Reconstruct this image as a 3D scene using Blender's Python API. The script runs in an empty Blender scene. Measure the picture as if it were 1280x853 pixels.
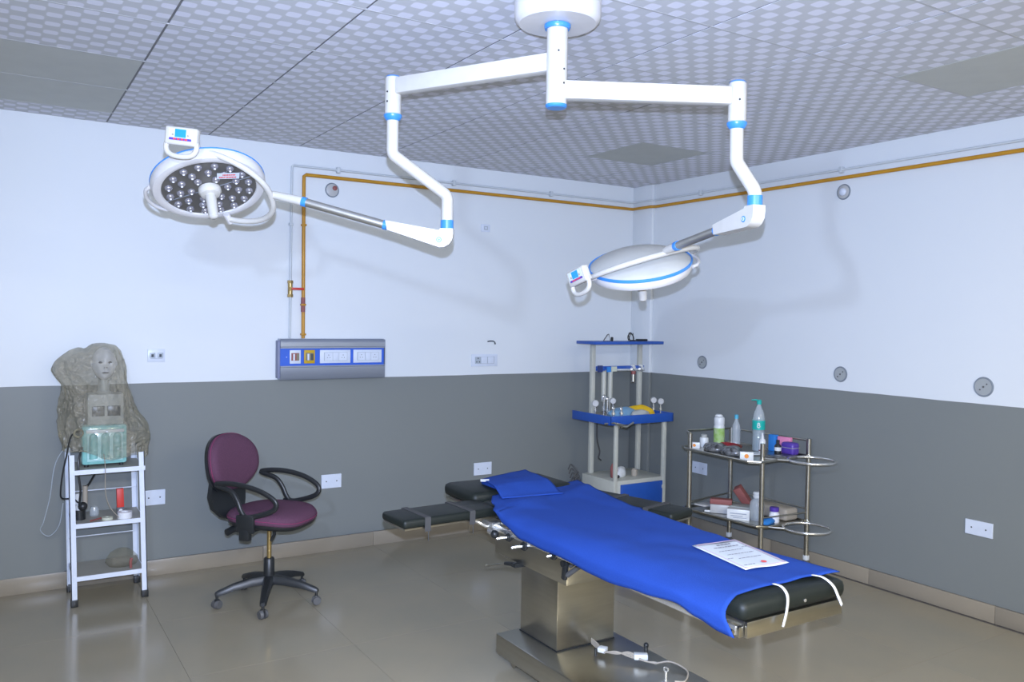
import bpy, bmesh, math, random
from mathutils import Vector, Matrix
random.seed(7)
PI = math.pi
scene = bpy.context.scene
COL = scene.collection

# ------------------------------------------------------------------ camera
CAM = Vector((0.0, 0.0, 1.6853))
RIGHT = Vector((0.84881568, -0.52844742, 0.01597703))
UP = Vector((0.00131572, 0.03233143, 0.99947634))
FWD = Vector((0.52868725, 0.84835017, -0.02813872))
cd = bpy.data.cameras.new('camera')
cam = bpy.data.objects.new('camera', cd)
COL.objects.link(cam)
m = Matrix((RIGHT, UP, -FWD)).transposed().to_4x4()
m.translation = CAM
cam.matrix_world = m
cd.sensor_width = 36.0
cd.lens = 1046.28 / 1280 * 36.0
cd.clip_start = 0.05
scene.camera = cam

# ------------------------------------------------------------------ world, lights, exposure
w = bpy.data.worlds.new('world')
scene.world = w
w.use_nodes = True
w.node_tree.nodes['Background'].inputs[0].default_value = (0.6, 0.62, 0.6, 1)
w.node_tree.nodes['Background'].inputs[1].default_value = 0.05

def flash_light(name, loc, direction, power, color, size, cone, blend):
    d = bpy.data.lights.new(name, 'SPOT')
    d.energy = power; d.color = color; d.shadow_soft_size = size
    d.spot_size = math.radians(cone); d.spot_blend = blend
    o = bpy.data.objects.new(name, d); COL.objects.link(o); o.location = loc
    o.rotation_euler = Vector(direction).to_track_quat('-Z', 'Y').to_euler()
    return o

def area_light(name, loc, target, power, color, sx, sy):
    d = bpy.data.lights.new(name, 'AREA')
    d.shape = 'RECTANGLE'; d.size = sx; d.size_y = sy
    d.energy = power; d.color = color
    o = bpy.data.objects.new(name, d); COL.objects.link(o); o.location = loc
    o.rotation_euler = (Vector(target) - Vector(loc)).to_track_quat('-Z', 'Y').to_euler()
    return o

# the camera's flash just above the lens, a second lamp to its left, ceiling panels behind the camera
flash_light('camera_flash', CAM + UP * 0.095 + RIGHT * 0.002, FWD + UP * 0.06, 1110, (0.47, 0.585, 0.90), 0.012, 112, 1.0)
flash_light('second_flash', (-0.32, 0.62, 2.30), (0.62, 0.78, -0.10), 205, (0.53, 0.65, 0.9), 0.05, 125, 1.0)
area_light('ceiling_panel_light', (0.0, -1.4, 2.80), (0.0, -1.4, 0), 165, (1.0, 0.93, 0.78), 1.2, 0.6)
area_light('ceiling_panel_light', (2.3, -1.4, 2.80), (2.3, -1.4, 0), 150, (1.0, 0.93, 0.78), 1.2, 0.6)

vs = scene.view_settings
vs.view_transform = 'Standard'
vs.look = 'None'
vs.exposure = 0.0
vs.gamma = 1.0
vs.use_curve_mapping = False

# ------------------------------------------------------------------ materials
def mat(name, col, rough=0.5, metal=0.0, col2=None, scale=20.0, amount=0.5, bump=0.0, bscale=200.0,
        coat=0.0, spec=0.5, emit=None, estr=0.0, alpha=1.0, trans=0.0, sheen=0.0, aniso=None):
    """procedural material: noise-varied colour, optional fine relief"""
    mt = bpy.data.materials.new(name); mt.use_nodes = True
    nt = mt.node_tree; b = nt.nodes['Principled BSDF']
    tc = nt.nodes.new('ShaderNodeTexCoord')
    nz = nt.nodes.new('ShaderNodeTexNoise')
    nz.inputs['Scale'].default_value = scale; nz.inputs['Detail'].default_value = 4
    mp = nt.nodes.new('ShaderNodeMapping')
    if aniso: mp.inputs['Scale'].default_value = aniso
    nt.links.new(tc.outputs['Object'], mp.inputs['Vector'])
    nt.links.new(mp.outputs['Vector'], nz.inputs['Vector'])
    mx = nt.nodes.new('ShaderNodeMix'); mx.data_type = 'RGBA'
    c2 = col2 if col2 else tuple(c * 0.9 for c in col)
    mx.inputs[6].default_value = (*col, 1); mx.inputs[7].default_value = (*c2, 1)
    mr = nt.nodes.new('ShaderNodeMapRange')
    mr.inputs[1].default_value = 0.35; mr.inputs[2].default_value = 0.65
    mr.inputs[3].default_value = 0.0; mr.inputs[4].default_value = amount
    nt.links.new(nz.outputs['Fac'], mr.inputs[0])
    nt.links.new(mr.outputs[0], mx.inputs[0])
    nt.links.new(mx.outputs[2], b.inputs['Base Color'])
    b.inputs['Roughness'].default_value = rough
    b.inputs['Metallic'].default_value = metal
    b.inputs['Coat Weight'].default_value = coat
    b.inputs['Coat Roughness'].default_value = 0.08
    b.inputs['Specular IOR Level'].default_value = spec
    b.inputs['Alpha'].default_value = alpha
    b.inputs['Transmission Weight'].default_value = trans
    b.inputs['Sheen Weight'].default_value = sheen
    if emit:
        b.inputs['Emission Color'].default_value = (*emit, 1)
        b.inputs['Emission Strength'].default_value = estr
    if bump:
        n2 = nt.nodes.new('ShaderNodeTexNoise'); n2.inputs['Scale'].default_value = bscale
        nt.links.new(mp.outputs['Vector'], n2.inputs['Vector'])
        bp = nt.nodes.new('ShaderNodeBump'); bp.inputs['Strength'].default_value = bump
        bp.inputs['Distance'].default_value = 0.004
        nt.links.new(n2.outputs['Fac'], bp.inputs['Height'])
        nt.links.new(bp.outputs['Normal'], b.inputs['Normal'])
    return mt

def wall_mat():
    mt = bpy.data.materials.new('painted_wall'); mt.use_nodes = True
    nt = mt.node_tree; b = nt.nodes['Principled BSDF']; L = nt.links
    geo = nt.nodes.new('ShaderNodeNewGeometry')
    sep = nt.nodes.new('ShaderNodeSeparateXYZ'); L.new(geo.outputs['Position'], sep.inputs[0])
    nz = nt.nodes.new('ShaderNodeTexNoise'); nz.inputs['Scale'].default_value = 3.0
    L.new(geo.outputs['Position'], nz.inputs['Vector'])
    wob = nt.nodes.new('ShaderNodeMath'); wob.operation = 'MULTIPLY_ADD'
    L.new(nz.outputs['Fac'], wob.inputs[0]); wob.inputs[1].default_value = 0.008
    L.new(sep.outputs['Z'], wob.inputs[2])
    gt = nt.nodes.new('ShaderNodeMath'); gt.operation = 'GREATER_THAN'
    L.new(wob.outputs[0], gt.inputs[0]); gt.inputs[1].default_value = 1.236
    n2 = nt.nodes.new('ShaderNodeTexNoise'); n2.inputs['Scale'].default_value = 1.4; n2.inputs['Detail'].default_value = 5
    L.new(geo.outputs['Position'], n2.inputs['Vector'])
    a = nt.nodes.new('ShaderNodeMix'); a.data_type = 'RGBA'
    a.inputs[6].default_value = (0.195, 0.208, 0.200, 1); a.inputs[7].default_value = (0.208, 0.222, 0.212, 1)
    L.new(n2.outputs['Fac'], a.inputs[0])
    c = nt.nodes.new('ShaderNodeMix'); c.data_type = 'RGBA'
    c.inputs[6].default_value = (0.695, 0.73, 0.745, 1); c.inputs[7].default_value = (0.72, 0.745, 0.76, 1)
    L.new(n2.outputs['Fac'], c.inputs[0])
    mx = nt.nodes.new('ShaderNodeMix'); mx.data_type = 'RGBA'
    L.new(gt.outputs[0], mx.inputs[0]); L.new(a.outputs[2], mx.inputs[6]); L.new(c.outputs[2], mx.inputs[7])
    L.new(mx.outputs[2], b.inputs['Base Color'])
    b.inputs['Roughness'].default_value = 0.45
    b.inputs['Specular IOR Level'].default_value = 0.3
    n3 = nt.nodes.new('ShaderNodeTexNoise'); n3.inputs['Scale'].default_value = 60
    L.new(geo.outputs['Position'], n3.inputs['Vector'])
    bp = nt.nodes.new('ShaderNodeBump'); bp.inputs['Strength'].default_value = 0.04; bp.inputs['Distance'].default_value = 0.002
    L.new(n3.outputs['Fac'], bp.inputs['Height']); L.new(bp.outputs['Normal'], b.inputs['Normal'])
    return mt

def ceiling_tile_mat():
    """foil faced tile: 10 x 10 grid of rounded squares, alternately light and dark"""
    mt = bpy.data.materials.new('patterned_ceiling_tile'); mt.use_nodes = True
    nt = mt.node_tree; b = nt.nodes['Principled BSDF']; L = nt.links
    tc = nt.nodes.new('ShaderNodeTexCoord')
    sep = nt.nodes.new('ShaderNodeSeparateXYZ'); L.new(tc.outputs['Object'], sep.inputs[0])
    def m_(op, a, b_=None, c=None):
        n = nt.nodes.new('ShaderNodeMath'); n.operation = op
        for i, v in enumerate((a, b_, c)):
            if v is None: continue
            if isinstance(v, (int, float)): n.inputs[i].default_value = v
            else: L.new(v, n.inputs[i])
        return n.outputs[0]
    fx = m_('FRACT', m_('MULTIPLY_ADD', sep.outputs['X'], 1 / 0.06, 50.0))
    fy = m_('FRACT', m_('MULTIPLY_ADD', sep.outputs['Y'], 1 / 0.06, 50.0))
    ix = m_('FLOOR', m_('MULTIPLY_ADD', sep.outputs['X'], 1 / 0.06, 50.0))
    iy = m_('FLOOR', m_('MULTIPLY_ADD', sep.outputs['Y'], 1 / 0.06, 50.0))
    par = m_('MODULO', m_('ADD', ix, iy), 2.0)
    ax = m_('ABSOLUTE', m_('SUBTRACT', fx, 0.5)); ay = m_('ABSOLUTE', m_('SUBTRACT', fy, 0.5))
    r = m_('POWER', m_('ADD', m_('POWER', ax, 4.0), m_('POWER', ay, 4.0)), 0.25)
    inside = nt.nodes.new('ShaderNodeMapRange')
    inside.inputs[1].default_value = 0.50; inside.inputs[2].default_value = 0.42
    inside.inputs[3].default_value = 0.0; inside.inputs[4].default_value = 1.0
    L.new(r, inside.inputs[0])
    f = m_('MULTIPLY', inside.outputs[0], par)
    mx = nt.nodes.new('ShaderNodeMix'); mx.data_type = 'RGBA'
    mx.inputs[6].default_value = (0.575, 0.58, 0.59, 1); mx.inputs[7].default_value = (0.73, 0.73, 0.785, 1)
    L.new(f, mx.inputs[0]); L.new(mx.outputs[2], b.inputs['Base Color'])
    b.inputs['Roughness'].default_value = 0.95
    b.inputs['Metallic'].default_value = 0.55
    return mt

M = {}
M['wall'] = wall_mat()
M['gap_shade'] = mat('ceiling_gap_shade', (0.16, 0.16, 0.16), 0.6)  # dark tone stands for the shadow in the tile gaps
M['tile_pattern'] = ceiling_tile_mat()
M['tile_plain'] = mat('plain_ceiling_tile', (0.49, 0.50, 0.46), 0.6, scale=8)
M['ceiling_void'] = mat('ceiling_void', (0.07, 0.07, 0.07), 0.9)
M['tbar'] = mat('ceiling_bar', (0.42, 0.42, 0.42), 0.5)
M['floor'] = mat('vitrified_floor', (0.32, 0.28, 0.20), 0.16, col2=(0.295, 0.265, 0.195), scale=2.2, amount=0.9, spec=0.5)
M['grout'] = mat('grout', (0.12, 0.11, 0.10), 0.8)
M['skirting'] = mat('skirting_tile', (0.29, 0.25, 0.19), 0.3, col2=(0.265, 0.23, 0.175), scale=5)
M['white_enamel'] = mat('white_enamel', (0.54, 0.52, 0.47), 0.25, spec=0.5)
M['lamp_white'] = mat('lamp_white', (0.62, 0.60, 0.58), 0.3)
M['shell_grey'] = mat('shell_pale_grey', (0.52, 0.52, 0.48), 0.3)
M['lamp_blue'] = mat('lamp_blue', (0.045, 0.235, 0.62), 0.3)
M['lamp_face'] = mat('lamp_face', (0.105, 0.098, 0.086), 0.35, col2=(0.09, 0.085, 0.075))
M['steel'] = mat('stainless', (0.52, 0.50, 0.44), 0.28, 1.0, col2=(0.45, 0.43, 0.38), scale=6, aniso=(1, 1, 12))
M['steel_arm'] = mat('brushed_steel_arm', (0.55, 0.54, 0.50), 0.38, 0.9)
M['chrome'] = mat('chrome', (0.82, 0.82, 0.80), 0.2, 0.85)
M['lens'] = mat('lens', (0.24, 0.23, 0.25), 0.2, 0.3, coat=1.0)
M['lens_core'] = mat('lens_core', (0.75, 0.75, 0.8), 0.1, 0.0, coat=1.0)
M['screw'] = mat('dark_screw', (0.03, 0.03, 0.03), 0.4)
M['black_plastic'] = mat('black_plastic', (0.018, 0.02, 0.021), 0.4)
M['black_pad'] = mat('black_vinyl', (0.0115, 0.0150, 0.0125), 0.5, bump=0.08, bscale=300, spec=0.3)
M['strap_grey'] = mat('grey_webbing', (0.05, 0.05, 0.05), 0.7)
M['purple'] = mat('purple_fabric', (0.125, 0.055, 0.092), 0.9, col2=(0.085, 0.038, 0.066), scale=150, bump=0.3, bscale=500, spec=0.2)
M['magenta'] = mat('magenta_piping', (0.26, 0.025, 0.10), 0.7)
M['towel'] = mat('blue_towel', (0.020, 0.066, 0.33), 0.95, col2=(0.015, 0.052, 0.27), scale=220, bump=0.5, bscale=350, spec=0.15)
M['white_cloth'] = mat('white_tape', (0.75, 0.77, 0.8), 0.8)
M['paper'] = mat('paper', (0.60, 0.65, 0.70), 0.7)
M['ink'] = mat('ink', (0.20, 0.20, 0.24), 0.8)
M['ink_red'] = mat('red_ink', (0.7, 0.06, 0.06), 0.8)
M['ink_pink'] = mat('pink_ink', (0.62, 0.45, 0.58), 0.8)
M['cream'] = mat('cream_enamel', (0.50, 0.50, 0.43), 0.4)
M['rack_blue'] = mat('rack_blue', (0.018, 0.085, 0.38), 0.35)
M['navy'] = mat('navy', (0.02, 0.04, 0.16), 0.4)
M['alu'] = mat('aluminium', (0.36, 0.40, 0.48), 0.35, 0.6, aniso=(1, 1, 30))
M['panel_blue'] = mat('panel_blue', (0.03, 0.12, 0.58), 0.4)
M['violet_grey'] = mat('violet_end_cap', (0.22, 0.24, 0.36), 0.5)
M['switch_white'] = mat('switch_white', (0.66, 0.71, 0.80), 0.35)
M['switch_grey'] = mat('switch_grey', (0.40, 0.45, 0.50), 0.4)
M['slot'] = mat('socket_slot', (0.05, 0.06, 0.07), 0.6)
M['outlet_yellow'] = mat('outlet_yellow', (0.55, 0.34, 0.01), 0.5)
M['olive'] = mat('outlet_olive', (0.22, 0.2, 0.13), 0.5)
M['pipe_yellow'] = mat('yellow_pipe', (0.50, 0.24, 0.012), 0.45, col2=(0.42, 0.2, 0.012), scale=12)
M['pipe_white'] = mat('white_pipe', (0.56, 0.60, 0.62), 0.45)
M['brass'] = mat('brass', (0.42, 0.30, 0.12), 0.35, 0.8)
M['red'] = mat('red_plastic', (0.55, 0.03, 0.02), 0.45)
M['round_plate'] = mat('round_grey_plate', (0.36, 0.38, 0.38), 0.5)
M['round_rim'] = mat('round_rim', (0.20, 0.23, 0.26), 0.5)
M['stand_white'] = mat('stand_white', (0.70, 0.75, 0.84), 0.35)
M['stand_deck'] = mat('stand_deck', (0.36, 0.35, 0.31), 0.5)
M['teal'] = mat('teal_casing', (0.22, 0.52, 0.50), 0.15, col2=(0.30, 0.6, 0.58), scale=25, coat=1.0)
M['teal_bright'] = mat('teal_window', (0.45, 0.74, 0.73), 0.12, col2=(0.25, 0.5, 0.5), scale=30, coat=1.0)
M['machine_grey'] = mat('machine_grey', (0.38, 0.39, 0.36), 0.5)
M['dark_window'] = mat('dark_window', (0.05, 0.06, 0.07), 0.3)
M['mask'] = mat('mannequin_white', (0.76, 0.77, 0.80), 0.4)
M['mask_dark'] = mat('mannequin_dark', (0.10, 0.10, 0.12), 0.6)
M['cardboard'] = mat('carton', (0.42, 0.33, 0.22), 0.8)
M['white_plastic'] = mat('white_plastic', (0.68, 0.70, 0.70), 0.35)
M['green_label'] = mat('green_label', (0.25, 0.45, 0.08), 0.5, col2=(0.6, 0.66, 0.5), scale=30)
M['aqua'] = mat('aqua_plastic', (0.01, 0.42, 0.36), 0.35)
M['sky_cap'] = mat('sky_cap', (0.08, 0.42, 0.60), 0.35)
M['clear'] = mat('clear_plastic', (0.62, 0.68, 0.72), 0.08, alpha=0.42, coat=0.6)
M['water'] = mat('water_plastic', (0.25, 0.38, 0.42), 0.08, alpha=0.65, coat=0.6)
M['orange'] = mat('orange_mark', (0.75, 0.25, 0.02), 0.5)
M['pink'] = mat('pink_card', (0.75, 0.25, 0.42), 0.6)
M['violet'] = mat('violet_plastic', (0.09, 0.045, 0.34), 0.4)
M['azure'] = mat('azure_box', (0.03, 0.22, 0.62), 0.5)
M['dark_red'] = mat('dark_red_tray', (0.22, 0.015, 0.02), 0.35)
M['brick'] = mat('brick_red_box', (0.28, 0.09, 0.08), 0.6)
M['foil'] = mat('foil_wrap', (0.30, 0.31, 0.32), 0.3, 0.5, col2=(0.05, 0.05, 0.05), scale=40, amount=1.0)
M['blue_bag'] = mat('blue_film', (0.14, 0.30, 0.46), 0.35, col2=(0.25, 0.36, 0.42), scale=15)
M['yellow_bag'] = mat('yellow_film', (0.65, 0.40, 0.01), 0.4)
M['gauge'] = mat('gauge_white', (0.46, 0.46, 0.45), 0.4)
M['beige_box'] = mat('beige_box', (0.36, 0.32, 0.26), 0.6)
M['rubber_grey'] = mat('grey_rubber', (0.10, 0.10, 0.10), 0.6)
M['cream_tape'] = mat('cream_tape', (0.58, 0.60, 0.48), 0.6)

def film_mat(name='dusty_plastic_film', lo=0.26, hi=0.46):
    mt = bpy.data.materials.new(name); mt.use_nodes = True
    nt = mt.node_tree; L = nt.links
    out = nt.nodes['Material Output']; b = nt.nodes['Principled BSDF']
    b.inputs['Base Color'].default_value = (0.42, 0.38, 0.29, 1)
    b.inputs['Roughness'].default_value = 0.16
    tr = nt.nodes.new('ShaderNodeBsdfTransparent'); tr.inputs[0].default_value = (0.93, 0.93, 0.9, 1)
    mix = nt.nodes.new('ShaderNodeMixShader')
    tc = nt.nodes.new('ShaderNodeTexCoord')
    nz = nt.nodes.new('ShaderNodeTexNoise'); nz.inputs['Scale'].default_value = 6; nz.inputs['Detail'].default_value = 4
    L.new(tc.outputs['Object'], nz.inputs['Vector'])
    mr = nt.nodes.new('ShaderNodeMapRange'); mr.inputs[1].default_value = 0.3; mr.inputs[2].default_value = 0.7
    mr.inputs[3].default_value = lo; mr.inputs[4].default_value = hi
    L.new(nz.outputs['Fac'], mr.inputs[0]); L.new(mr.outputs[0], mix.inputs[0])
    bp = nt.nodes.new('ShaderNodeBump'); bp.inputs['Strength'].default_value = 1.0; bp.inputs['Distance'].default_value = 0.04
    n2 = nt.nodes.new('ShaderNodeTexNoise'); n2.inputs['Scale'].default_value = 18; n2.inputs['Distortion'].default_value = 1.5
    L.new(tc.outputs['Object'], n2.inputs['Vector']); L.new(n2.outputs['Fac'], bp.inputs['Height'])
    L.new(bp.outputs['Normal'], b.inputs['Normal'])
    L.new(tr.outputs[0], mix.inputs[1]); L.new(b.outputs[0], mix.inputs[2]); L.new(mix.outputs[0], out.inputs['Surface'])
    return mt
M['film'] = film_mat()
M['thin_film'] = film_mat('thin_clear_film', 0.08, 0.26)

# ------------------------------------------------------------------ mesh helpers
def frame(z):
    z = Vector(z).normalized()
    a = Vector((0, 0, 1)) if abs(z.z) < 0.9 else Vector((1, 0, 0))
    x = a.cross(z).normalized(); y = z.cross(x)
    return x, y, z

def basis(o, x, y, z):
    mm = Matrix((x, y, z)).transposed().to_4x4(); mm.translation = Vector(o)
    return mm

class G:
    """collects shapes into one bmesh"""
    def __init__(s): s.bm = bmesh.new(); s.mats = []
    def box(s, c, size, rot=None, bev=0.0, seg=2, mtx=None):
        t = bmesh.new(); bmesh.ops.create_cube(t, size=1.0)
        for v in t.verts: v.co = Vector((v.co.x * size[0], v.co.y * size[1], v.co.z * size[2]))
        if bev > 0: bmesh.ops.bevel(t, geom=list(t.edges), offset=bev, segments=seg, affect='EDGES', profile=0.5)
        mm = Matrix.Translation(Vector(c))
        if rot is not None: mm = mm @ rot.to_4x4()
        if mtx is not None: mm = mtx @ mm
        return s.merge(t, mm)
    def bx(s, x0, x1, y0, y1, z0, z1, bev=0.0):
        return s.box(((x0+x1)/2, (y0+y1)/2, (z0+z1)/2), (x1-x0, y1-y0, z1-z0), bev=bev)
    def merge(s, t, mm):
        t.transform(mm)
        off = {}
        for v in t.verts: off[v] = s.bm.verts.new(v.co)
        for f in t.faces:
            try: s.bm.faces.new([off[v] for v in f.verts])
            except ValueError: pass
        t.free(); return s
    def rings(s, rings, closed=False, caps=True):
        vr = [[s.bm.verts.new(p) for p in r] for r in rings]
        n = len(vr[0]); k = len(vr)
        for i in range(k if closed else k - 1):
            a, b = vr[i], vr[(i+1) % k]
            for j in range(n):
                try: s.bm.faces.new((a[j], a[(j+1) % n], b[(j+1) % n], b[j]))
                except ValueError: pass
        if caps and not closed:
            s.bm.faces.new(list(reversed(vr[0]))); s.bm.faces.new(vr[-1])
        return s
    def cyl(s, p0, p1, r0, r1=None, seg=20):
        r1 = r0 if r1 is None else r1
        p0, p1 = Vector(p0), Vector(p1); x, y, z = frame(p1 - p0)
        R = []
        for p, r in ((p0, r0), (p1, r1)):
            R.append([p + x*r*math.cos(2*PI*i/seg) + y*r*math.sin(2*PI*i/seg) for i in range(seg)])
        return s.rings(R)
    def lathe(s, prof, o=(0, 0, 0), z=(0, 0, 1), seg=32):
        x, y, z = frame(z); o = Vector(o); R = []
        for r, h in prof:
            r = max(r, 1e-4)
            R.append([o + z*h + x*r*math.cos(2*PI*i/seg) + y*r*math.sin(2*PI*i/seg) for i in range(seg)])
        return s.rings(R)
    def tube(s, pts, r, seg=10, closed=False, smooth=0, ry=None):
        pts = [Vector(p) for p in pts]
        if smooth: pts = catmull(pts, smooth, closed)
        n = len(pts); R = []
        t0 = (pts[1] - pts[0]).normalized(); x, y, _ = frame(t0)
        for i, p in enumerate(pts):
            if closed: t = (pts[(i+1) % n] - pts[i-1]).normalized()
            else: t = (pts[min(i+1, n-1)] - pts[max(i-1, 0)]).normalized()
            x = (x - t * x.dot(t)).normalized(); y = t.cross(x)
            rr = r(i/(n-1)) if callable(r) else r
            r2 = ry if ry else rr
            R.append([p + x*rr*math.cos(2*PI*k/seg) + y*r2*math.sin(2*PI*k/seg) for k in range(seg)])
        return s.rings(R, closed=closed)
    def torus(s, o, z, R0, r, seg=40, rs=10, sz=None):
        x, y, z = frame(z); o = Vector(o); rings = []
        sz = sz or r
        for i in range(seg):
            a = 2*PI*i/seg; d = x*math.cos(a) + y*math.sin(a)
            rings.append([o + d*(R0 + r*math.cos(2*PI*k/rs)) + z*sz*math.sin(2*PI*k/rs) for k in range(rs)])
        return s.rings(rings, closed=True)
    def sphere(s, c, r, sc=(1, 1, 1), seg=16):
        t = bmesh.new(); bmesh.ops.create_uvsphere(t, u_segments=seg, v_segments=seg//2, radius=r)
        return s.merge(t, Matrix.Translation(Vector(c)) @ Matrix.Diagonal((*sc, 1)))
    def prism(s, poly, z0, z1, mtx=None):
        """closed 2D outline extruded along local z"""
        mm = mtx or Matrix.Identity(4)
        return s.rings([[mm @ Vector((p[0], p[1], z0)) for p in poly], [mm @ Vector((p[0], p[1], z1)) for p in poly]])
    def sheet(s, grid, th=0.0):
        """grid of points (rows), optional thickness downward along normal"""
        nr, nc = len(grid), len(grid[0])
        V = [[s.bm.verts.new(p) for p in row] for row in grid]
        for i in range(nr-1):
            for j in range(nc-1): s.bm.faces.new((V[i][j], V[i][j+1], V[i+1][j+1], V[i+1][j]))
        return s

def catmull(P, k, closed=False):
    n = len(P); out = []
    for i in range(n if closed else n-1):
        a = P[i-1] if (i > 0 or closed) else P[0]*2 - P[1]
        b, c = P[i], P[(i+1) % n]
        d = P[(i+2) % n] if (i+2 < n or closed) else P[-1]*2 - P[-2]
        for q in range(k):
            t = q/k
            out.append(0.5*((2*b) + (c-a)*t + (2*a-5*b+4*c-d)*t*t + (3*b-a-3*c+d)*t**3))
    if not closed: out.append(P[-1].copy())
    return out

ROOT = {}
def obj(name, g, mt, parent=None, world=True, ang=40, label=None, kind=None):
    """link g as ONE mesh object; world=True: the points are world points"""
    bm = g.bm
    bmesh.ops.remove_doubles(bm, verts=bm.verts, dist=1e-6)
    bmesh.ops.recalc_face_normals(bm, faces=bm.faces)
    if parent is not None and world:
        bm.transform(ROOT[parent.name].inverted())
    c = Vector((0, 0, 0))
    lo = Vector((1e9,)*3); hi = Vector((-1e9,)*3)
    for v in bm.verts:
        for k in range(3): lo[k] = min(lo[k], v.co[k]); hi[k] = max(hi[k], v.co[k])
    if parent is None:
        c = Vector(((lo.x+hi.x)/2, (lo.y+hi.y)/2, lo.z))
        bm.transform(Matrix.Translation(-c))
    me = bpy.data.meshes.new(name); bm.to_mesh(me); bm.free()
    for p in me.polygons: p.use_smooth = True
    me.set_sharp_from_angle(angle=math.radians(ang))
    me.materials.append(mt)
    o = bpy.data.objects.new(name, me); COL.objects.link(o)
    if parent is not None:
        o.parent = parent; ROOT[o.name] = ROOT[parent.name]
    else:
        o.location = c; ROOT[o.name] = Matrix.Translation(c)
    if label: o['label'] = label
    if kind: o['kind'] = kind
    return o

def thing(name, label, cat, loc=(0, 0, 0), rz=0.0, group=None):
    o = bpy.data.objects.new(name, None); COL.objects.link(o)
    o.location = loc; o.rotation_euler = (0, 0, rz); o.empty_display_size = 0.1
    ROOT[o.name] = Matrix.Translation(Vector(loc)) @ Matrix.Rotation(rz, 4, 'Z')
    o['label'] = label; o['category'] = cat
    if group: o['group'] = group
    return o

def tag(o, label, cat, group=None):
    o['label'] = label; o['category'] = cat
    if group: o['group'] = group
    return o

def struct(name, g, mt, parent=None):
    o = obj(name, g, mt, parent)
    if parent is None: o['kind'] = 'structure'
    return o

def place_copy(src, loc, parent):
    o = src.copy(); COL.objects.link(o); o.location = loc; o.parent = parent
    return o

# ------------------------------------------------------------------ room shell
X0, X1, Y0, Y1, H = -1.625, 4.823, -2.39, 5.711, 2.839
T = 0.12
struct('wall_back', G().bx(X0-T, X1+T, Y1, Y1+T, 0, H+0.2), M['wall'])
struct('wall_right', G().bx(X1, X1+T, Y0-T, Y1, 0, H+0.2), M['wall'])
struct('wall_left', G().bx(X0-T, X0, Y0-T, Y1, 0, H+0.2), M['wall'])
struct('wall_front', G().bx(X0, X1, Y0-T, Y0, 0, H+0.2), M['wall'])
struct('trim_1', G().bx(4.79, X1, 5.46, Y1, 0.1, H, bev=0.006), M['wall'])         # boxed corner
struct('trim_2', G().bx(X0, 0.375, Y1-0.016, Y1, 0.1, H), M['wall'])               # thicker left stretch of the back wall

floor = struct('floor', G().bx(X0, X1, Y0, Y1, -0.08, -0.003), M['grout'])
g = G().bx(-0.3992, 0.3992, -0.3992, 0.3992, -0.006, 0.0)
ftile = obj('floor_tile', g, M['floor'], floor, world=False)
ftile['kind'] = 'structure'
def off(o, wx, wy, wz):
    o.location = Vector((wx, wy, wz)) - o.parent.location
first = True
for i in range(8):
    for j in range(10):
        cx = X0 + 0.4 + 0.8*i; cy = 4.81 + 0.4 - 0.8*j
        t = ftile if first else place_copy(ftile, (0, 0, 0), floor)
        first = False
        off(t, cx, cy, 0.0)
# outermost strips of cut tiles along the back and the front wall
# (rows reach y = 5.61; a cut strip closes the gap)
for i in range(8):
    cx = X0 + 0.4 + 0.8*i
    g = G().bx(cx-0.3992, cx+0.3992, 5.611, 5.711, -0.006, 0.0); obj('floor_tile', g, M['floor'], floor)['kind'] = 'structure'

# skirting of tiles
bb = struct('baseboard_back', G().bx(X0, 4.79, Y1-0.008, Y1-0.001, 0, 0.099), M['grout'])
x = X0
while x < 4.79:
    x2 = min(x+0.8, 4.79)
    obj('skirting_tile', G().bx(x+0.001, x2-0.001, Y1-0.022, Y1-0.008, 0.0, 0.1, bev=0.002), M['skirting'], bb)
    x = x2
    if x2 >= 4.79: break
br = struct('baseboard_right', G().bx(X1-0.008, X1-0.001, Y0, 5.46, 0, 0.099), M['grout'])
ys = [Y0, -1.486, -0.686, 0.114, 0.914, 1.714, 2.514, 3.314, 4.114, 4.914, 5.46]
for a, b in zip(ys[:-1], ys[1:]):
    obj('skirting_tile', G().bx(X1-0.022, X1-0.008, a+0.001, b-0.001, 0.0, 0.1, bev=0.002), M['skirting'], br)

# ceiling of laid-in tiles
ceil = struct('ceiling', G().bx(X0, X1, Y0, Y1, H+0.012, H+0.2), M['ceiling_void'])
ex = [X0, -1.1965, -0.5965] + [0.0035 + 0.6*k for k in range(8)] + [X1]
ey = [Y1, 5.414] + [4.814 - 0.6*k for k in range(12)] + [Y0]
plain = {(0.0035, 4.814), (0.0035, 5.414), (3.6035, 4.814), (3.6035, 2.414)}
protos = {}
for i in range(len(ex)-1):
    for j in range(len(ey)-1):
        xa, xb = ex[i], ex[i+1]; yb, ya = ey[j], ey[j+1]
        if xb - xa < 0.02 or yb - ya < 0.02: continue
        key = any(abs(xa-p[0]) < 1e-3 and abs(yb-p[1]) < 1e-3 for p in plain)
        full = abs(xb-xa-0.6) < 1e-3 and abs(yb-ya-0.6) < 1e-3
        cx, cy = (xa+xb)/2, (ya+yb)/2
        k2 = (key, round(xb-xa, 3), round(yb-ya, 3))
        if full and k2 in protos:
            t = place_copy(protos[k2], (0, 0, 0), ceil)
        else:
            hx, hy = (xb-xa)/2 - 0.0052, (yb-ya)/2 - 0.0045
            t = obj('ceiling_tile', G().box((0, 0, 0.006), (2*hx, 2*hy, 0.012)), M['tile_plain'] if key else M['tile_pattern'], ceil, world=False)
            t['kind'] = 'structure'
            if full: protos[k2] = t
        off(t, cx, cy, H)
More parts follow.
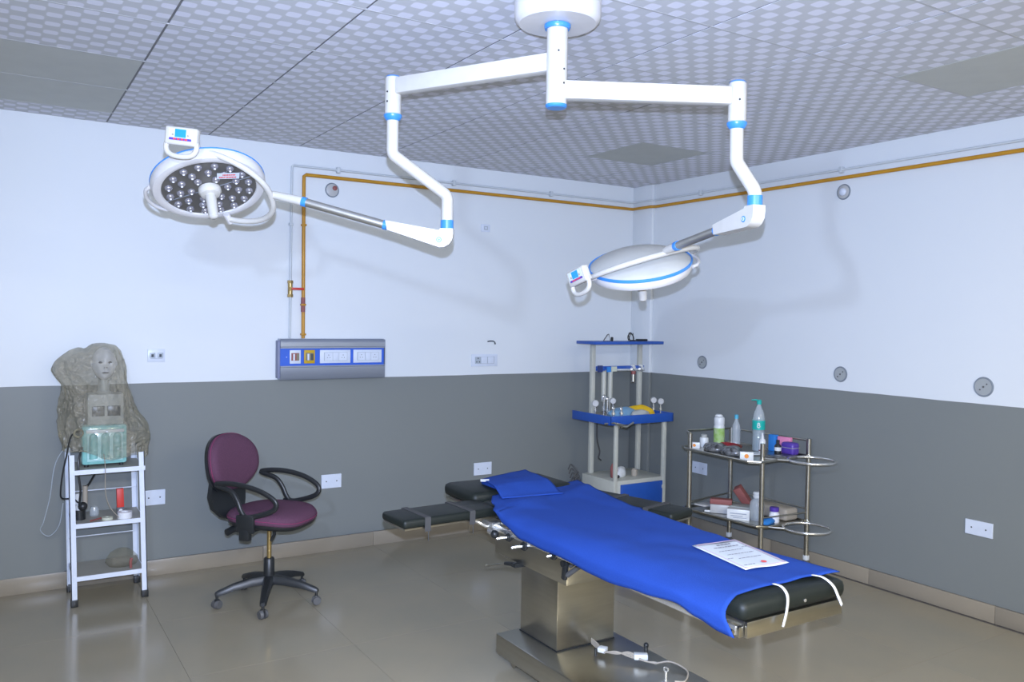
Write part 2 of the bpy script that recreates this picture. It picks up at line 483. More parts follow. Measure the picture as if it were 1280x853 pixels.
for xv in ex[1:-1]:
    obj('ceiling_bar', G().bx(xv-0.0052, xv+0.0052, Y0, Y1, H+0.003, H+0.008), M['gap_shade'], ceil)  # strips filling the gaps, coloured dark as gap shadow
for yv in ey[1:-1]:
    if yv > Y0 + 0.1:
        o = obj('ceiling_bar', G().bx(X0, X1, yv-0.0045, yv+0.0045, H-0.001, H+0.006), M['tbar'], ceil)

# ------------------------------------------------------------------ wall services
# yellow pipe with its white companion, from the wall panel up and round the corner
yp = thing('gas_pipe', 'long yellow gas pipe running up the back wall and along both walls below the ceiling', 'pipe', (1.836, 5.69, 1.52))
pz = 2.647; py = 5.688
path = [(1.838, py, 1.518), (1.834, py, 2.60), (1.835, py, pz-0.012), (1.85, py, pz), (4.757, py, pz), (4.767, 5.677, pz), (4.767, 5.46, pz), (4.80, 5.425, pz), (4.80, Y0+0.01, pz)]
obj('pipe_run', G().tube(path, 0.0125, 12), M['pipe_yellow'], yp)
for c in [(1.836, py, 2.30), (1.836, py, 1.75), (1.838, py, 1.545)]:
    obj('pipe_clip', G().box(c, (0.034, 0.034, 0.014), bev=0.003), M['pipe_yellow'], yp)
obj('pipe_sleeve', G().cyl((1.836, py, 1.70), (1.836, py, 1.80), 0.0145), M['brick'], yp, label='reddish joint tape on the yellow pipe')
wp = thing('air_pipe', 'thin white pipe running beside the yellow pipe, just above it along both walls', 'pipe', (1.745, 5.69, 1.52))
wz = 2.702
path = [(1.745, py, 1.518), (1.75, py, 2.66), (1.752, py, wz-0.01), (1.764, py, wz), (4.757, py, wz), (4.767, 5.677, wz), (4.767, 5.46, wz), (4.80, 5.425, wz), (4.80, Y0+0.01, wz)]
obj('pipe_run', G().tube(path, 0.008, 10), M['pipe_white'], wp)
for c in [(2.08, py, wz), (3.0, py, wz), (3.9, py, wz), (4.803, 4.9, wz), (4.803, 3.6, wz), (4.803, 2.3, wz)]:
    obj('pipe_clip', G().box(c, (0.026, 0.03, 0.042) if c[0] < 4.7 else (0.03, 0.026, 0.042), bev=0.004), M['pipe_white'], wp)
obj('pipe_clip', G().box((1.747, py, 2.30), (0.028, 0.03, 0.02), bev=0.004), M['pipe_white'], wp)
obj('valve_body', G().cyl((1.745, py, 1.80), (1.745, py, 1.915), 0.016).cyl((1.745, py-0.02, 1.857), (1.745, py, 1.857), 0.014).cyl((1.745, py, 1.80), (1.745, py, 1.82), 0.02, seg=6).cyl((1.745, py, 1.895), (1.745, py, 1.915), 0.02, seg=6), M['brass'], wp, label='brass valve')
obj('valve_handle', G().box((1.79, py-0.028, 1.858), (0.085, 0.006, 0.016), bev=0.002), M['red'], wp, label='red valve lever')

# bed-head panel
bp_ = thing('service_panel', 'grey and blue horizontal bed-head service panel on the back wall', 'wall panel', (2.04, 5.66, 1.232))
px0, px1 = 1.668, 2.428
prof_top = [(Y1, 1.515), (5.655, 1.515), (5.645, 1.505), (5.641, 1.488), (5.641, 1.462), (5.636, 1.458), (5.636, 1.450), (Y1, 1.450)]
def extr_x(prof, xa, xb):
    gg = G(); gg.rings([[Vector((xa, a, b)) for a, b in prof], [Vector((xb, a, b)) for a, b in prof]]); return gg
obj('top_rail', extr_x(prof_top, px0, px1), M['alu'], bp_)
prof_bot = [(Y1, 1.330), (5.636, 1.330), (5.636, 1.322), (5.641, 1.318), (5.641, 1.245), (5.650, 1.234), (Y1, 1.234)]
obj('bottom_rail', extr_x(prof_bot, px0, px1), M['alu'], bp_)
obj('blue_band', G().bx(px0, px1-0.003, 5.650, Y1, 1.330, 1.450), M['panel_blue'], bp_)
obj('end_cap', G().bx(px0-0.014, px0, 5.648, Y1, 1.245, 1.503, bev=0.003), M['violet_grey'], bp_, label='violet-grey end cap')
obj('end_cap', G().bx(px1, px1+0.004, 5.640, Y1, 1.238, 1.510), M['alu'], bp_)
def module(parent, xa, xb, z0, z1, y, kindm):
    base = obj('socket_plate', G().bx(xa, xb, y-0.008, y, z0, z1, bev=0.002), M['switch_white'], parent)
    w_ = xb - xa
    obj('insert_frame', G().bx(xa+w_*0.13, xb-w_*0.11, y-0.0105, y-0.008, z0+0.017, z1-0.017), M['switch_grey'], parent)
    n = 3
    xs0, xs1 = xa + w_*0.14, xb - w_*0.12
    widths = [0.36, 0.28, 0.36]; xx = xs0
    for q, wd in enumerate(widths):
        x2 = xx + (xs1-xs0)*wd
        if q == 1:
            obj('rocker_switch', G().bx(xx+0.002, x2-0.002, y-0.014, y-0.0105, z0+0.019, z1-0.019, bev=0.001), M['switch_white'], parent)
        else:
            f = obj('socket_insert', G().bx(xx+0.001, x2-0.001, y-0.0125, y-0.0105, z0+0.019, z1-0.019), M['switch_white'], parent)
            cx = (xx+x2)/2; cz = (z0+z1)/2; gg = G()
            for dx, dz, rr in ((0, 0.010, 0.003), (-0.009, -0.008, 0.0025), (0.009, -0.008, 0.0025)):
                gg.cyl((cx+dx, y-0.0132, cz+dz), (cx+dx, y-0.0125, cz+dz), rr, seg=8)
            obj('socket_hole', gg, M['slot'], parent)
        xx = x2
module(bp_, 1.945, 2.168, 1.345, 1.438, 5.650, 0)
module(bp_, 2.190, 2.405, 1.345, 1.438, 5.650, 0)
def outlet(xa, xb, m1, m2, lab, dark):
    obj('gas_outlet', G().bx(xa, xb, 5.640, 5.650, 1.345, 1.438, bev=0.002), M[m1], bp_, label=lab)
    obj('outlet_core', G().bx(xa+0.010, xb-0.012, 5.637, 5.640, 1.366, 1.418), M[m2], bp_)
    obj('outlet_socket', G().bx(xb-0.030, xb-0.012, 5.635, 5.637, 1.368, 1.412), M[dark], bp_)
    obj('outlet_mark', G().bx(xa+0.022, xa+0.034, 5.6355, 5.637, 1.368, 1.412), M['switch_white'], bp_)
outlet(1.732, 1.808, 'switch_white', 'brick', 'white outlet with brown centre', 'olive')
outlet(1.832, 1.908, 'outlet_yellow', 'olive', 'yellow outlet with dark socket', 'slot')
obj('panel_rivet', G().cyl((1.712, 5.648, 1.39), (1.712, 5.650, 1.39), 0.003, seg=8), M['switch_white'], bp_)

# switch and blank plates
def wplate(name, lab, cat, wall, a0, a1, z0, z1, kindp, group=None):
    ca, cz = (a0+a1)/2, (z0+z1)/2
    if wall == 'b':
        root = thing(name, lab, cat, (ca, Y1, cz), 0, group)      # local: x along wall, -y into room
    else:
        root = thing(name, lab, cat, (X1, ca, cz), -PI/2, group)
    w2, h2 = (a1-a0)/2, (z1-z0)/2
    def L(xa, xb, d0, d1, za, zb, bev=0.0): return G().bx(xa, xb, -d1, -d0, za, zb, bev)
    obj('cover_plate', L(-w2, w2, 0, 0.009, -h2, h2, 0.002), M['switch_white'], root, world=False)
    if kindp == 'blank':
        for sx in (-1, 1):
            obj('cover_screw', G().cyl((sx*w2*0.52, -0.0105, 0), (sx*w2*0.52, -0.009, 0), 0.0048, seg=10), M['slot'], root, world=False)
        obj('cover_rim', L(-w2*0.97, w2*0.97, 0.009, 0.0095, -h2*0.93, h2*0.93), M['switch_white'], root, world=False)
    elif kindp == 'socket':
        obj('insert_frame', L(-w2*0.75, w2*0.75, 0.009, 0.010, -h2*0.55, h2*0.6), M['switch_grey'], root, world=False)
        f = obj('socket_insert', L(-w2*0.73, -w2*0.32, 0.010, 0.012, -h2*0.5, h2*0.55), M['switch_grey'], root, world=False)
        gg = G()
        for dx, dz, rr in ((0, 0.016, 0.0055), (-0.012, -0.012, 0.0055), (0.012, -0.012, 0.0055)):
            gg.cyl((-w2*0.52+dx, -0.0128, dz), (-w2*0.52+dx, -0.012, dz), rr, seg=10)
        obj('socket_hole', gg, M['slot'], root, world=False)
        for q in (0, 1):
            xa = -w2*0.28 + q*w2*0.52
            obj('rocker_switch', L(xa, xa+w2*0.46, 0.010, 0.014, -h2*0.5, h2*0.55, 0.001), M['switch_white'], root, world=False)
    elif kindp == 'data':
        for sx in (-1, 1):
            obj('jack_frame', L(sx*w2*0.46-0.017, sx*w2*0.46+0.017, 0.009, 0.012, -0.014, 0.018, 0.001), M['switch_grey'], root, world=False)
            obj('jack_port', L(sx*w2*0.46-0.007, sx*w2*0.46+0.007, 0.012, 0.0128, -0.009, 0.009), M['slot'], root, world=False)
        obj('jack_ledge', L(-w2*0.72, w2*0.72, 0.009, 0.0115, -0.020, -0.016), M['switch_grey'], root, world=False)
    elif kindp == 'small':
        obj('jack_frame', L(-w2*0.45, w2*0.45, 0.009, 0.012, -h2*0.5, h2*0.5, 0.001), M['switch_grey'], root, world=False)
        obj('jack_port', L(-w2*0.22, w2*0.22, 0.012, 0.013, -h2*0.25, h2*0.25), M['switch_white'], root, world=False)
    return root
wplate('data_outlet', 'small square white wall outlet with two dark ports, right of the plastic-covered machine', 'socket', 'b', 0.843, 0.945, 1.366, 1.448, 'data')
wplate('blank_plate', 'white blank wall plate just right of the white metal stand', 'cover plate', 'b', 0.82, 0.95, 0.452, 0.548, 'blank', 'blank wall plates')
wplate('blank_plate', 'white two-screw blank plate on the grey wall just right of the purple chair', 'cover plate', 'b', 1.985, 2.132, 0.450, 0.548, 'blank', 'blank wall plates')
wplate('blank_plate', 'white two-screw blank plate on the grey wall above the head of the operating table', 'cover plate', 'b', 3.222, 3.382, 0.437, 0.535, 'blank', 'blank wall plates')
wplate('switch_socket', 'white socket and switch plate low on the white paint of the back wall', 'socket', 'b', 3.186, 3.42, 1.297, 1.392, 'socket')
wplate('wall_jack', 'tiny square white wall jack high on the back wall', 'socket', 'b', 3.256, 3.334, 2.353, 2.412, 'small')
wplate('blank_plate', 'white two-screw blank plate low on the grey right wall, in open wall', 'cover plate', 'r', 2.548, 2.706, 0.473, 0.558, 'blank', 'blank wall plates')
wplate('blank_plate', 'white blank plate on the right wall seen between the legs of the steel trolley', 'cover plate', 'r', 4.78, 4.94, 0.457, 0.55, 'blank', 'blank wall plates')
hk = G().tube([(3.325, 5.70, 1.492), (3.345, 5.69, 1.497), (3.372, 5.69, 1.496), (3.388, 5.692, 1.486), (3.396, 5.698, 1.474), (3.396, Y1, 1.474)], 0.0045, 8)
tag(obj('wall_hook', hk, M['slot']), 'small dark bent hook in the back wall above the socket plate', 'hook')

def round_plate(name, lab, wall, a, z, kindp, group=None, r=0.047):
    root = thing(name, lab, 'round cover', (a, Y1, z) if wall == 'b' else (X1, a, z), 0 if wall == 'b' else -PI/2, group)
    obj('rim', G().torus((0, -0.003, 0), (0, 1, 0), r, 0.0055, 32, 8), M['round_rim'], root, world=False)
    if kindp in ('detector', 'dome'):
        obj('cover', G().lathe([(r, 0), (r, 0.006), (r*0.72, 0.012), (0.001, 0.013)], (0, 0, 0), (0, -1, 0)), M['gauge'], root, world=False)
    else:
        obj('cover', G().lathe([(r, 0), (r, 0.006), (0.001, 0.007)], (0, 0, 0), (0, -1, 0)), M['round_plate'], root, world=False)
    if kindp == 'detector':
        obj('red_indicator', G().lathe([(0.017, 0.010), (0.017, 0.018), (0.010, 0.025), (0.001, 0.026)], (0.016, 0, 0.014), (0, -1, 0), 20), M['brick'], root, world=False, label='dark red lens')
    if kindp == 'dome':
        obj('dome', G().lathe([(0.026, 0.010), (0.023, 0.020), (0.012, 0.027), (0.001, 0.028)], (0, 0, 0), (0, -1, 0), 20), M['switch_white'], root, world=False)
    if kindp == 'plate':
        for d in (-1, 0, 1):
            obj('screw', G().cyl((d*0.019, -0.009, d*0.017), (d*0.019, -0.006, d*0.017), 0.0042 if d else 0.006, seg=10), M['rubber_grey'], root, world=False)
    return root
round_plate('smoke_detector', 'round white wall indicator with dark red lens under the yellow pipe', 'b', 2.044, 2.562, 'detector', r=0.046)
round_plate('round_sensor', 'round pale domed fitting under the yellow pipe on the right wall', 'r', 3.591, 2.556, 'dome')
round_plate('junction_cover', 'round grey junction cover on the right wall nearest the room corner', 'r', 4.86, 1.352, 'plate', 'round junction covers')
round_plate('junction_cover', 'round grey junction cover on the right wall, middle one of three', 'r', 3.578, 1.341, 'plate', 'round junction covers')
round_plate('junction_cover', 'round grey junction cover on the right wall, farthest right of three', 'r', 2.627, 1.331, 'plate', 'round junction covers', r=0.052)

# ------------------------------------------------------------------ surgical light
SL = thing('surgical_light', 'white ceiling-mounted twin-arm surgical light with two round lamp heads and blue collars', 'surgical light', (1.75, 2.53, 2.455))
cx, cy = 1.75, 2.53
obj('ceiling_canopy', G().lathe([(0.14, 0), (0.153, 0.012), (0.158, 0.03), (0.158, 0.083), (0.12, 0.084)], (cx, cy, 2.752), seg=48), M['lamp_white'], SL)
obj('collar', G().lathe([(0.045, 0), (0.048, 0.006), (0.048, 0.016), (0.042, 0.02)], (cx, cy, 2.734)), M['lamp_blue'], SL)
obj('shaft', G().cyl((cx, cy, 2.462), (cx, cy, 2.745), 0.0385, seg=32), M['white_enamel'], SL)
obj('end_cap', G().lathe([(0.034, 0), (0.0395, 0.005), (0.0395, 0.012)], (cx, cy, 2.450), seg=32), M['lamp_blue'], SL)
LE = Vector((1.395, 3.186, 0)); RE = Vector((2.345, 2.214, 0)); C0 = Vector((cx, cy, 0))
def arm(a, b, z, hh, ww):
    d = (b - a); n = d.normalized(); s = n.cross(Vector((0, 0, 1)))
    mm = basis((a+b)/2 + Vector((0, 0, z)), n, s, Vector((0, 0, 1)))
    return G().box((0, 0, 0), (d.length-0.055, ww, hh), bev=0.006, mtx=mm)
obj('horizontal_arm', arm(C0, LE, 2.617, 0.066, 0.05), M['white_enamel'], SL)
obj('horizontal_arm', arm(C0, RE, 2.515, 0.066, 0.05), M['white_enamel'], SL)
def screws(c, z_list, ang):
    d = Vector((math.cos(ang), math.sin(ang), 0))
    for z, r in z_list:
        p = Vector((c.x, c.y, z)) + d*r
        obj('set_screw', G().cyl(p, p + d*0.0015, 0.004, seg=8), M['screw'], SL)
screws(C0, [(2.648, 0.038), ], math.atan2(-2.53, -1.75)+0.15)
screws(C0, [(2.585, 0.038), (2.535, 0.038)], math.atan2(-2.53, -1.75)+0.75)
def elbow(c, z0, z1):
    obj('elbow_housing', G().lathe([(0.030, 0), (0.0335, 0.004), (0.0335, z1-z0-0.006), (0.030, z1-z0)], (c.x, c.y, z0)), M['white_enamel'], SL)
    obj('top_cap', G().lathe([(0.032, 0), (0.028, 0.005), (0.001, 0.006)], (c.x, c.y, z1)), M['lamp_blue'], SL)
    obj('collar', G().lathe([(0.026, 0), (0.030, 0.004), (0.037, 0.016), (0.037, 0.024)], (c.x, c.y, z0-0.025)), M['lamp_blue'], SL)
elbow(LE, 2.505, 2.655); elbow(RE, 2.420, 2.565)
screws(LE, [(2.592, 0.0335), (2.553, 0.0335)], math.atan2(-3.186, -1.395)-0.75)
screws(RE, [(2.497, 0.0335)], math.atan2(-2.214, -2.345)+0.25)
def bend(P, r):     # mitred tube through points with short rounded corners
    P = [Vector(p) for p in P]; out = [P[0]]
    for a, b, c in zip(P[:-2], P[1:-1], P[2:]):
        u1 = (a-b).normalized()*0.018; u2 = (c-b).normalized()*0.018
        for t in (0, 0.25, 0.5, 0.75, 1.0): out.append((b+u1)*(1-t)**2 + b*2*t*(1-t) + (b+u2)*t*t)
    out.append(P[-1]); return G().tube(out, r, 20)
obj('drop_tube', bend([(1.395, 3.186, 2.485), (1.395, 3.186, 2.345), (1.617, 3.122, 2.188), (1.617, 3.122, 2.085)], 0.0245), M['white_enamel'], SL)
obj('drop_tube', bend([(2.345, 2.214, 2.40), (2.345, 2.212, 2.275), (2.365, 2.137, 2.160), (2.365, 2.137, 2.14)], 0.025), M['white_enamel'], SL)
def spring(cl, j0, j1, s0, s1, j2, zt):
    """collar, joint housing, steel arm, blue rings, sleeve"""
    cl, j0, j1, s0, s1, j2 = map(Vector, (cl, j0, j1, s0, s1, j2))
    obj('collar', G().cyl(cl + Vector((0, 0, -0.018)), cl + Vector((0, 0, 0.018)), 0.0275), M['lamp_blue'], SL)
    d = (s0 - j0).normalized()
    n = d.cross(Vector((0, 0, 1))).normalized(); up = n.cross(d)
    L = (s0 - j0).length
    # housing: block under the collar, rounded knuckle, taper toward the steel arm (vertical plane of the arm)
    hd = Vector((s0.x - cl.x, s0.y - cl.y, 0)).normalized()
    top = cl + Vector((0, 0, -0.018))
    sx = (s0 - top).dot(hd); sz = (s0 - top).z
    outline = [(-0.027, 0.0), (-0.028, -0.022), (-0.024, -0.046), (-0.012, -0.064), (0.006, -0.075), (0.028, -0.078),
               (sx - 0.004, sz - 0.020), (sx + 0.004, sz + 0.019), (0.030, -0.008), (0.027, 0.0)]
    mm = basis(top, hd, Vector((0, 0, 1)), hd.cross(Vector((0, 0, 1))))
    g = G(); g.prism(outline, -0.026, 0.026, mm)
    bmesh.ops.bevel(g.bm, geom=[e for e in g.bm.edges if len(e.link_faces) == 2 and e.calc_face_angle(0) > 1.2], offset=0.007, segments=3, affect='EDGES')
    obj('joint_housing', g, M['white_enamel'], SL)
    side = hd.cross(Vector((0, 0, 1)))
    if side.dot(CAM - j0) < 0: side = -side
    bc = top + hd*0.030 + Vector((0, 0, -0.047))
    obj('brand_disc', G().cyl(bc + side*0.0255, bc + side*0.028, 0.012), M['lamp_blue'], SL, label='round blue badge')
    obj('badge_mark', G().torus(bc + side*0.0283, side, 0.006, 0.0014, 16, 6), M['switch_white'], SL)
    obj('collar', G().cyl(s0, s0 + d*0.016, 0.0205), M['lamp_blue'], SL)
    obj('spring_arm', G().cyl(s0 + d*0.014, s1, 0.0175, seg=24), M['steel_arm'], SL, label='brushed steel spring arm')
    d2 = (s1 - s0).normalized()
    obj('collar', G().cyl(s1 - d2*0.018, s1 + d2*0.002, 0.0205), M['lamp_blue'], SL)
    obj('head_sleeve', G().tube([s1, s1*0.3 + j2*0.7, j2], lambda t: 0.0195 - 0.004*t, 18, smooth=4), M['white_enamel'], SL)
spring((1.617, 3.122, 2.068), (1.606, 3.135, 2.008), None or (1.41, 3.26, 2.066), (1.408, 3.262, 2.062), (1.114, 3.471, 2.159), (1.005, 3.563, 2.19), 0)
spring((2.365, 2.137, 2.125), (2.362, 2.150, 2.066), (2.414, 2.362, 2.045), (2.414, 2.362, 2.040), (2.468, 2.657, 1.998), (2.478, 2.733, 1.985), 0)

TOW = -FWD
def V3(a, b, c): return RIGHT*a + UP*b + TOW*c
def lamp_head(c, exv, eyv, nf, R, joint, pivot, lab, panel, shellmat, pivot2=None):
    """c centre; exv, eyv in the plane of the disc; nf normal of the lit face"""
    c = Vector(c); exv = exv.normalized(); nf = nf.normalized(); eyv = nf.cross(exv)
    k = R/0.245
    head = obj('lamp_head', G().lathe([(0.001, -0.062), (0.05*k, -0.060), (0.11*k, -0.052), (0.17*k, -0.036), (0.215*k, -0.018), (0.240*k, -0.002), (0.243*k, 0.002)], c, nf, 64), M[shellmat], SL, label=lab)
    def P(x, y, z): return c + exv*x*k + eyv*y*k + nf*z
    obj('rim', G().lathe([(0.243*k, 0.002), (0.246*k, 0.014), (0.244*k, 0.034), (0.236*k, 0.046), (0.218*k, 0.050), (0.204*k, 0.046), (0.200*k, 0.036), (0.19*k, 0.03)], c, nf, 64), M['lamp_white'], head)
    obj('blue_band', G().torus(c + nf*0.002, nf, 0.244*k, 0.0028 if panel == 'L' else 0.005, 64, 8, 0.003 if panel == 'L' else 0.008), M['lamp_blue'], head, label='blue band round the rim')
    obj('face_plate', G().lathe([(0.001, 0.040), (0.204*k, 0.040), (0.204*k, 0.034), (0.001, 0.034)], c, nf, 48), M['lamp_face'], head)
    # thin seams of the face
    d = Vector((math.cos(0.28), math.sin(0.28)))
    for s_ in (-1, 1):
        a = P(d.x*0.05*s_, d.y*0.05*s_, 0.041); b = P(d.x*0.2*s_, d.y*0.2*s_, 0.041)
        obj('face_seam', G().tube([a, b], 0.0016, 6), M['alu'], head)
    proto = None
    spots = []
    for rr, n, ph in ((0.172, 16, 0.1), (0.125, 11, 0.3), (0.078, 6, 0.0)):
        for i in range(n):
            a = ph + 2*PI*i/n; spots.append((rr*math.cos(a), rr*math.sin(a)))
    for (x_, y_) in spots:
        if proto is None:
            # every lens points along nf; built once, its mesh shared by the others
            gg = G().lathe([(0.001, 0.016), (0.009, 0.014), (0.0155, 0.008), (0.0165, 0.0), (0.001, -0.001)], (0, 0, 0), nf, 14)
            me_o = obj('led_lens', gg, M['lens'], head, world=False)
            gg = G().sphere(nf*0.0145, 0.0055, seg=8)
            core = bpy.data.meshes.new('led_core')
            me_o.data.materials.append(M['lens_core'])
            bm2 = bmesh.new(); bm2.from_mesh(me_o.data)
            base_n = len(bm2.faces)
            off_ = {v: bm2.verts.new(v.co) for v in gg.bm.verts}
            for f in gg.bm.faces:
                nf_ = bm2.faces.new([off_[v] for v in f.verts]); nf_.material_index = 1; nf_.smooth = True
            bm2.to_mesh(me_o.data); bm2.free(); gg.bm.free()
            proto = me_o; o = me_o
        else:
            o = proto.copy(); COL.objects.link(o); o.parent = head
        o.location = P(x_, y_, 0.041) - ROOT[SL.name].translation
    obj('handle_socket', G().lathe([(0.034, 0), (0.046, 0.004), (0.047, 0.022), (0.038, 0.034), (0.02, 0.038)], P(0, 0, 0.038), nf), M['white_enamel'], head)
    obj('sterile_handle', G().lathe([(0.022, 0), (0.023, 0.02), (0.020, 0.09), (0.019, 0.110), (0.012, 0.117), (0.001, 0.118)], P(0, 0, 0.07), nf), M['white_enamel'], head)
    # white sticker with red print
    st = P(0.095, 0.105, 0.0585)
    mm = basis(st, (exv*0.98 - eyv*0.18).normalized(), (exv*0.18 + eyv*0.98).normalized(), nf)
    obj('sticker', G().box((0, 0, 0), (0.094*k, 0.042*k, 0.001), mtx=mm), M['paper'], head, label='white sticker with two lines of red print')
    gg = G()
    random.seed(3)
    for row, zz in ((0.008, 9), (-0.008, 11)):
        xx = -0.036 if row < 0 else -0.022
        for q in range(zz):
            wd = random.uniform(0.003, 0.006)
            gg.box((xx + wd/2, row, 0.001), (wd, 0.008, 0.0006), mtx=mm); xx += wd + 0.0015
            if xx > (0.036 if row < 0 else 0.024): break
    obj('sticker_print', gg, M['ink_red'], head)
    # half-ring yoke from pivot to pivot through the joint
    joint, pivot = Vector(joint), Vector(pivot)
    J = joint - c; Pv = pivot - c
    P2 = -Pv if pivot2 is None else Vector(pivot2) - c
    pts = [c + J*math.cos(t) + (Pv*math.sin(t) if t > 0 else P2*(-math.sin(t))) + nf*0.012 for t in [(-PI/2) + PI*i/28 for i in range(29)]]
    obj('yoke', G().tube(pts, 0.0125, 12), M['white_enamel'], SL)
    for s_ in (-1, 1):
        pv_ = Pv if s_ > 0 else P2
        a = c + pv_ + nf*0.012; b = c + pv_*0.86 + nf*0.012
        obj('pivot', G().cyl(a + pv_.normalized()*0.02, b, 0.014), M['lamp_white'], SL)
    # curved grab rail on the side away from the joint
    a0 = PI if panel == 'L' else PI*0.5
    for base_a in ([a0 + 0.25] if panel == 'L' else [-0.2]):
        pr = []
        for i in range(15):
            a = base_a - 0.42 + 0.84*i/14
            rr = 0.247 + 0.030*math.sin(PI*i/14)**0.5
            pr.append(P(rr*math.cos(a), rr*math.sin(a), 0.022))
        obj('grab_rail', G().tube(pr, 0.0085, 10), M['lamp_white'], head)
    return head
cL = Vector((0.785, 3.715, 2.245))
def view_basis(c):
    t = (CAM - c).normalized(); r = Vector((0, 0, 1)).cross(t).normalized(); u = t.cross(r)
    return r, u, t
bL = view_basis(cL)
def VL(b, x, y, z): return b[0]*x + b[1]*y + b[2]*z
exL = VL(bL, 0.97, 0.20, 0.08); eyL = VL(bL, -0.16, 0.55, 0.82); nL = exL.normalized().cross(eyL.normalized())
aL = (exL*-0.46 + eyL*0.89).normalized()*0.255
JL = Vector((1.005, 3.563, 2.19)) - cL
pT = Vector((0.704, 3.545, 2.350)); pB = Vector((0.898, 3.840, 2.113))
lamp_head(cL, exL, eyL, nL, 0.231, cL + JL, pT, 'left lamp head with its lens face showing', 'L', 'lamp_white', pB)
cR = Vector((2.542, 2.974, 1.945))
bR = view_basis(cR)
exR = VL(bR, 0.995, 0.10, 0); eyR = VL(bR, 0, -0.33, 0.94); nR = exR.normalized().cross(eyR.normalized())
JR = Vector((2.478, 2.733, 1.985)) - cR
PR = Vector((2.26, 2.983, 1.872)) - cR
PR = PR - TOW*0.0
PR = (V3(-0.252, -0.070, 0.10))
lamp_head(cR, exR, eyR, nR, 0.236, cR + JR, cR + PR, 'right lamp head seen from above its pale shell', 'R', 'shell_grey')

def control_panel(c, xv, yv, lab, pv):
    xv = xv.normalized(); zv = xv.cross(yv.normalized()).normalized(); yv = zv.cross(xv)
    mm = basis(c, xv, yv, zv)
    g = G().box((0, 0.020, 0), (0.128, 0.070, 0.036), bev=0.009, seg=3, mtx=mm)
    cp = obj('control_panel', g, M['white_enamel'], SL, label=lab)
    pts = [mm @ Vector(p) for p in [(-0.056, 0.0, 0.002), (-0.060, -0.025, 0.004), (-0.048, -0.046, 0.006), (-0.02, -0.056, 0.008), (0.02, -0.056, 0.008), (0.048, -0.046, 0.006), (0.060, -0.025, 0.004), (0.056, 0.0, 0.002)]]
    obj('grip', G().tube(pts, 0.0105, 12, smooth=4), M['white_enamel'], cp)
    obj('keypad', G().box((0, 0.028, 0.0185), (0.094, 0.038, 0.001), mtx=mm), M['paper'], cp)
    obj('screen', G().box((0, 0.030, 0.0195), (0.044, 0.031, 0.001), mtx=mm), M['screen'], cp, label='small blue screen')
    for sx in (-1, 1):
        for dy in (0.036, 0.023):
            obj('key', G().cyl(mm @ Vector((sx*0.030, dy, 0.019)), mm @ Vector((sx*0.030, dy, 0.0205)), 0.0045, seg=10), M['beige_box'] if dy < 0.03 else M['switch_white'], cp)
    obj('key_strip', G().box((0, 0.0075, 0.0187), (0.088, 0.009, 0.001), mtx=mm), M['violet'], cp, label='violet strip of red keys')
    for q in range(4):
        obj('red_key', G().box((-0.022 + q*0.015, 0.0075, 0.0196), (0.010, 0.006, 0.001), mtx=mm), M['ink_red'], cp)
    obj('panel_arm', G().tube([pv, mm @ Vector((0.03, 0.0, -0.03)), mm @ Vector((0.02, 0.01, -0.01))], 0.011, 10), M['lamp_white'], cp)
M['screen'] = mat('blue_screen', (0.02, 0.22, 0.62), 0.2, emit=(0.02, 0.25, 0.7), estr=0.5)
control_panel(Vector((0.628, 3.437, 2.342)), V3(0.985, -0.13, 0.05), V3(0.20, 0.90, 0.1), 'control panel on the left lamp head', pT)
control_panel(Vector((2.191, 2.960, 1.852)), V3(0.50, 0.22, 0.80), V3(-0.30, 0.92, -0.1), 'control panel on the right lamp head', cR + PR)

# ------------------------------------------------------------------ operating table
OT = thing('operating_table', 'stainless steel operating table with black vinyl pads and two arm boards', 'operating table', (2.34, 2.85, 0.0))
def foot_pts(): return [(2.14, 3.36), (2.53, 3.36), (2.14, 2.05), (2.53, 2.05)]
obj('base', G().bx(2.083, 2.60, 1.95, 3.45, 0.052, 0.15, bev=0.008), M['steel'], OT)
for x_, y_ in foot_pts():
    obj('caster', G().cyl((x_-0.012, y_, 0.026), (x_+0.012, y_, 0.026), 0.026).box((x_, y_, 0.05), (0.03, 0.03, 0.014)), M['steel'], OT)
obj('column', G().bx(2.206, 2.54, 3.11, 3.42, 0.15, 0.52, bev=0.003), M['steel'], OT)
obj('column_gasket', G().bx(2.203, 2.543, 3.107, 3.423, 0.150, 0.155), M['black_plastic'], OT)
obj('bed_housing', G().bx(2.15, 2.51, 2.965, 3.58, 0.505, 0.652, bev=0.004), M['steel'], OT)
obj('pad_tray', G().bx(2.085, 2.565, 1.885, 3.60, 0.668, 0.706, bev=0.003), M['steel'], OT, label='stainless tray under the pads')
obj('foot_tray', G().bx(2.085, 2.565, 1.872, 1.888, 0.652, 0.706, bev=0.002), M['steel'], OT, label='stainless end plate')
def side_rail(x_, y0_, y1_):
    obj('side_rail', G().bx(x_-0.005, x_+0.005, y0_, y1_, 0.66, 0.69, bev=0.002), M['chrome'], OT)
    for yy in (y0_+0.05, (y0_+y1_)/2, y1_-0.05):
        obj('rail_post', G().cyl((x_, yy, 0.675), (x_ + (0.02 if x_ < 2.3 else -0.02), yy, 0.675), 0.008, seg=10), M['chrome'], OT)
side_rail(2.063, 1.90, 2.55); side_rail(2.063, 2.62, 3.56); side_rail(2.587, 1.90, 2.55); side_rail(2.587, 2.62, 3.35)
def pad(x0_, x1_, y0_, y1_, z0_, z1_, name='pad'):
    return obj(name, G().bx(x0_, x1_, y0_, y1_, z0_, z1_, bev=0.026), M['black_pad'], OT, ang=60)
pad(2.06, 2.585, 1.868, 2.66, 0.706, 0.775, 'leg_pad')
pad(2.06, 2.585, 2.665, 3.59, 0.706, 0.775, 'back_pad')
